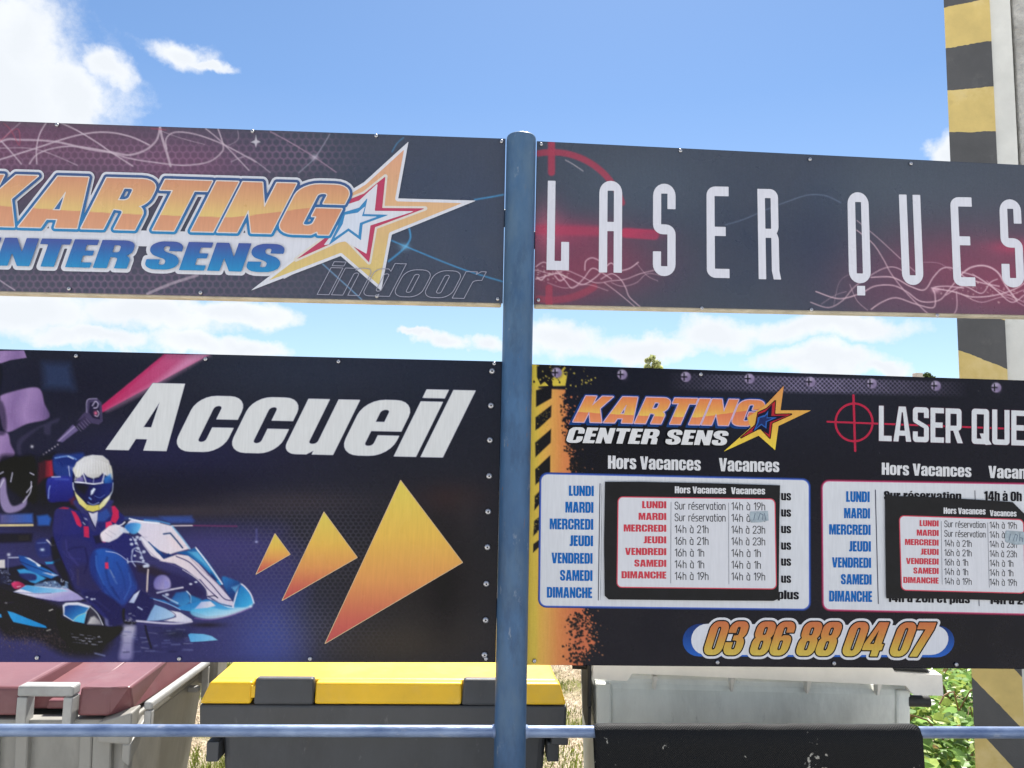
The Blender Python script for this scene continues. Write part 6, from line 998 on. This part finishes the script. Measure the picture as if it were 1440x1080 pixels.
def grass():
    G = attr_mat('grass_blades', .6, .3, 0, .45); V = []; Fc = []; C = []
    def patch(x0, x1, y0, y1, n, hmin, hmax):
        for _ in range(n):
            x, y = random.uniform(x0, x1), random.uniform(y0, y1); g = noise.noise((x*1.6, y*1.1, 4))+.25*noise.noise((x*6, y*6, 9)); green = g > .02+random.uniform(-.12, .2)
            h = random.uniform(hmin, hmax)*(1.0 if green else .55); t = random.uniform(0, 6.28); w = random.uniform(.002, .0045); lean = random.uniform(.1, 1.0) if green else random.uniform(.6, 2.2)
            dx, dy = math.cos(t), math.sin(t); q = random.uniform(0, 6.28); ax, ay = math.cos(q)*w, math.sin(q)*w; k = len(V); z = random.uniform(0, .012)
            V.extend([(x-ax, y-ay, z), (x+ax, y+ay, z), (x+ax*.7+dx*lean*h*.4, y+ay*.7+dy*lean*h*.4, z+h*.6), (x-ax*.7+dx*lean*h*.4, y-ay*.7+dy*lean*h*.4, z+h*.6), (x+dx*lean*h, y+dy*lean*h, z+h*max(.25, 1-.35*lean))])
            Fc.extend([(k, k+1, k+2, k+3), (k+3, k+2, k+4)])
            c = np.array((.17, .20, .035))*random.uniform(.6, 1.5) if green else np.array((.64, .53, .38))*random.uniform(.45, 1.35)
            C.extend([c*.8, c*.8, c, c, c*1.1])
    patch(-2.7, -1.3, 1.5, 5.0, 12000, .03, .11); patch(.05, 1.75, 1.5, 6.5, 30000, .015, .06); patch(-1.3, .05, 1.5, 3, 3000, .02, .08); patch(1.75, 4.2, 3.0, 8.0, 12000, .03, .12)
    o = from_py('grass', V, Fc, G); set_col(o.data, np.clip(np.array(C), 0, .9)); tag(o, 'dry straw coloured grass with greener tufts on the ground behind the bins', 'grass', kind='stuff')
grass()
def ivy():
    G = attr_mat('bramble_leaves', .34, .5, .15, .42); V = []; Fc = []; C = []
    def leaf(p, nrm, yaw, s, col):
        q = Vector(nrm).to_track_quat('Z', 'Y') @ Matrix.Rotation(yaw, 3, 'Z').to_quaternion(); k = len(V); f = random.uniform(.1, .32); cu = random.uniform(-.05, .25)
        for x, y, z in ((0, -.5, 0), (0, -.12, 0), (0, .22, 0), (0, .62, -cu), (.30, -.42, f*.8), (.47, -.08, f), (.33, .26, f*.8), (-.30, -.42, f*.8), (-.47, -.08, f), (-.33, .26, f*.8)):
            v = q @ Vector((x*s, y*s, z*s)); V.append((p[0]+v.x, p[1]+v.y, p[2]+v.z)); C.append(col*random.uniform(.92, 1.08))
        for t in ((0, 4, 5, 1), (1, 5, 6, 2), (2, 6, 3), (1, 8, 7, 0), (2, 9, 8, 1), (3, 9, 2)): Fc.append(tuple(k+i for i in t))
    n = 0
    while n < 7000:
        x, y = random.uniform(1.7, 5.2), random.uniform(1.55, 5.6); lim = 2.24+.7265*(y-1.2)
        if x > lim-.02 or x < 1.55+.30*(y-1.5): continue
        hm = (.10+.34*max(0, .5+noise.noise((x*1.7, y*1.7, 2))))*(1 if y < 3.9 else .45)*min(1, .5+(x-1.5)*.8); z = .015+hm*random.random()**.6
        c = np.array((.21, .34, .10))*random.uniform(.55, 1.7)
        if random.random() < .28: c = np.array((.40, .50, .12))*random.uniform(.7, 1.3)
        if random.random() < .025: c = np.array((.30, .20, .08))
        leaf((x, y, z), (random.gauss(0, .45), random.gauss(-.1, .45), 1), random.uniform(0, 6.28), random.choice([random.uniform(.035, .06), random.uniform(.05, .10)])*(1 if y < 3.9 else .6), c); n += 1
    st = []
    for _ in range(34):
        x, y = random.uniform(2.1, 3.9), random.uniform(1.8, 4.2)
        if x > 2.2+.7265*(y-1.2): continue
        t = random.uniform(0, 6.28); l = random.uniform(.15, .45); pts = [Vector((x+math.cos(t)*l*u, y+math.sin(t)*l*u, .05+.42*math.sin(u*2.4)*random.uniform(.8, 1))) for u in np.linspace(0, 1, 6)]
        c = np.array((.33, .20, .10))*random.uniform(.6, 1.2); r = random.uniform(.003, .006)
        for a, b in zip(pts, pts[1:]):
            d = (b-a).normalized(); u = d.orthogonal().normalized()*r; w = d.cross(u).normalized()*r; k = len(V)
            for q in (a, b):
                for h in (u, w, -u, -w): V.append(tuple(q+h)); C.append(c)
            for j in range(4): Fc.append((k+j, k+(j+1) % 4, k+4+(j+1) % 4, k+4+j))
    o = from_py('leafy_undergrowth', V, Fc, G); set_col(o.data, np.clip(np.array(C), 0, .9)); tag(o, 'bright green leafy undergrowth with dry brown stems beside the striped building corner', 'undergrowth', kind='stuff')
ivy()

# ------------------------------------------------------------------ far trees and a house beyond the boards
BARK = mat('bark', (.12, .09, .065), .9, 0, .3, 6, .6, 30)
def tree(label, base, top, rx, n, ls, col, seed):
    rs = random.Random(seed); o = empty('tree', base, label, 'tree', 'trees beyond the boards'); b = Vector(base); hgt = top-base[2]; bm = bmesh.new()
    tube(bm, b, b+Vector((.1, 0, hgt*.5)), hgt*.035, 14, hgt*.02, False); tube(bm, b+Vector((.1, 0, hgt*.5)), b+Vector((0, 0, hgt*.93)), hgt*.02, 10, hgt*.004, False)
    for i in range(9):
        t = rs.uniform(0, 6.28); z = hgt*rs.uniform(.3, .75); l = rx*rs.uniform(.5, .85); tube(bm, b+Vector((.06, 0, z)), b+Vector((math.cos(t)*l, math.sin(t)*l, z+l*rs.uniform(.5, 1.1))), hgt*.011, 7, hgt*.003, False)
    from_bm('trunk', bm, BARK, o, True)
    V = []; Fc = []; C = []; cl = []
    for i in range(34):
        u = rs.random()**.8; t = rs.uniform(0, 6.28); rr = rx*math.sqrt(rs.random())*(1-u**2.2*.88); cl.append((Vector((math.cos(t)*rr, math.sin(t)*rr, hgt*(.30+.66*u))), rx*rs.uniform(.2, .36)*(1-.5*u), rs.uniform(.65, 1.35)))
    cl.append((Vector((0, 0, hgt*.965)), rx*.14, 1.1)); cl.append((Vector((rx*.12, 0, hgt*.93)), rx*.14, 1.0)); cl.append((Vector((-rx*.16, 0, hgt*.90)), rx*.15, .9))
    for _ in range(n):
        c, r, k_ = rs.choice(cl); d = Vector((rs.gauss(0, 1), rs.gauss(0, 1), rs.gauss(0, .8))).normalized()*r*rs.random()**.4; p = b+c+d
        s = ls*rs.uniform(.6, 1.3); a = Vector((rs.gauss(0, 1), rs.gauss(0, 1), rs.gauss(0, 1))).normalized(); e = a.orthogonal().normalized(); g = a.cross(e); k = len(V)
        V.extend([tuple(p-e*s), tuple(p+g*s*.45), tuple(p+e*s), tuple(p-g*s*.45)]); Fc.append((k, k+1, k+2, k+3)); cc = np.array(col)*k_*rs.uniform(.7, 1.3); C.extend([cc]*4)
    G = bpy.data.materials.get('tree_leaves') or attr_mat('tree_leaves', .5, .3, 0, .4); cr = from_py('crown', V, Fc, G, o); set_col(cr.data, np.clip(np.array(C), 0, .9))
tp = P(917, 497, 40); tree('light green slender tree whose tip shows just above the opening hours board', (tp[0], 40, 0), tp[2], 1.5, 3600, .10, (.52, .55, .26), 3)
tp = P(1343, 521, 60); tree('dark green bushy tree beside the striped corner, beyond the house', (tp[0]+1.2, 66, 0), tp[2]*1.06, 2.6, 6000, .16, (.07, .10, .03), 8)
def house():
    a, b = P(1300, 527, 60), P(1420, 529, 60); x0, x1 = a[0]-.6, b[0]; zr = (a[2]+b[2])/2; y0, y1 = 58, 66; ze = zr-2.4
    o = empty('house', ((x0+x1)/2, 62, 0), 'far pale house with a pinkish tiled roof peeping over the boards near the striped corner', 'house')
    W_ = mat('house_render', (.62, .57, .50), .9, 0, .1, 2); T = mat('roof_tiles', (.46, .30, .24), .85, 0, .3, 3, .4, 8); GL = mat('window_glass', (.03, .04, .05), .1)
    bm = bmesh.new(); box(bm, x0+.3, x1-.3, y0+.3, y1-.3, 0, ze); from_bm('wall', bm, W_, o)
    bm = bmesh.new(); ym = (y0+y1)/2; vs = [bm.verts.new(v) for v in ((x0, y0, ze+.02), (x1, y0, ze+.02), (x1, y1, ze+.02), (x0, y1, ze+.02), (x0+.1, ym, zr), (x1-.1, ym, zr))]
    for f in ((0, 1, 5, 4), (1, 2, 5), (2, 3, 4, 5), (3, 0, 4), (3, 2, 1, 0)): bm.faces.new([vs[i] for i in f])
    rf = from_bm('roof', bm, T, o); bm = bmesh.new(); box(bm, x0+.9, x0+1.5, ym-.3, ym+.3, zr-.4, zr+.35, .02); from_bm('chimney', bm, W_, rf)
    for i in range(3):
        x = x0+1.0+i*(x1-x0-2)/2; bm = bmesh.new(); box(bm, x-.5, x+.5, y0+.24, y0+.31, 4.4, 5.8, .02); w = from_bm('window', bm, W_, o); bm = bmesh.new(); box(bm, x-.42, x+.42, y0+.22, y0+.238, 4.5, 5.7); from_bm('pane', bm, GL, w)
house()
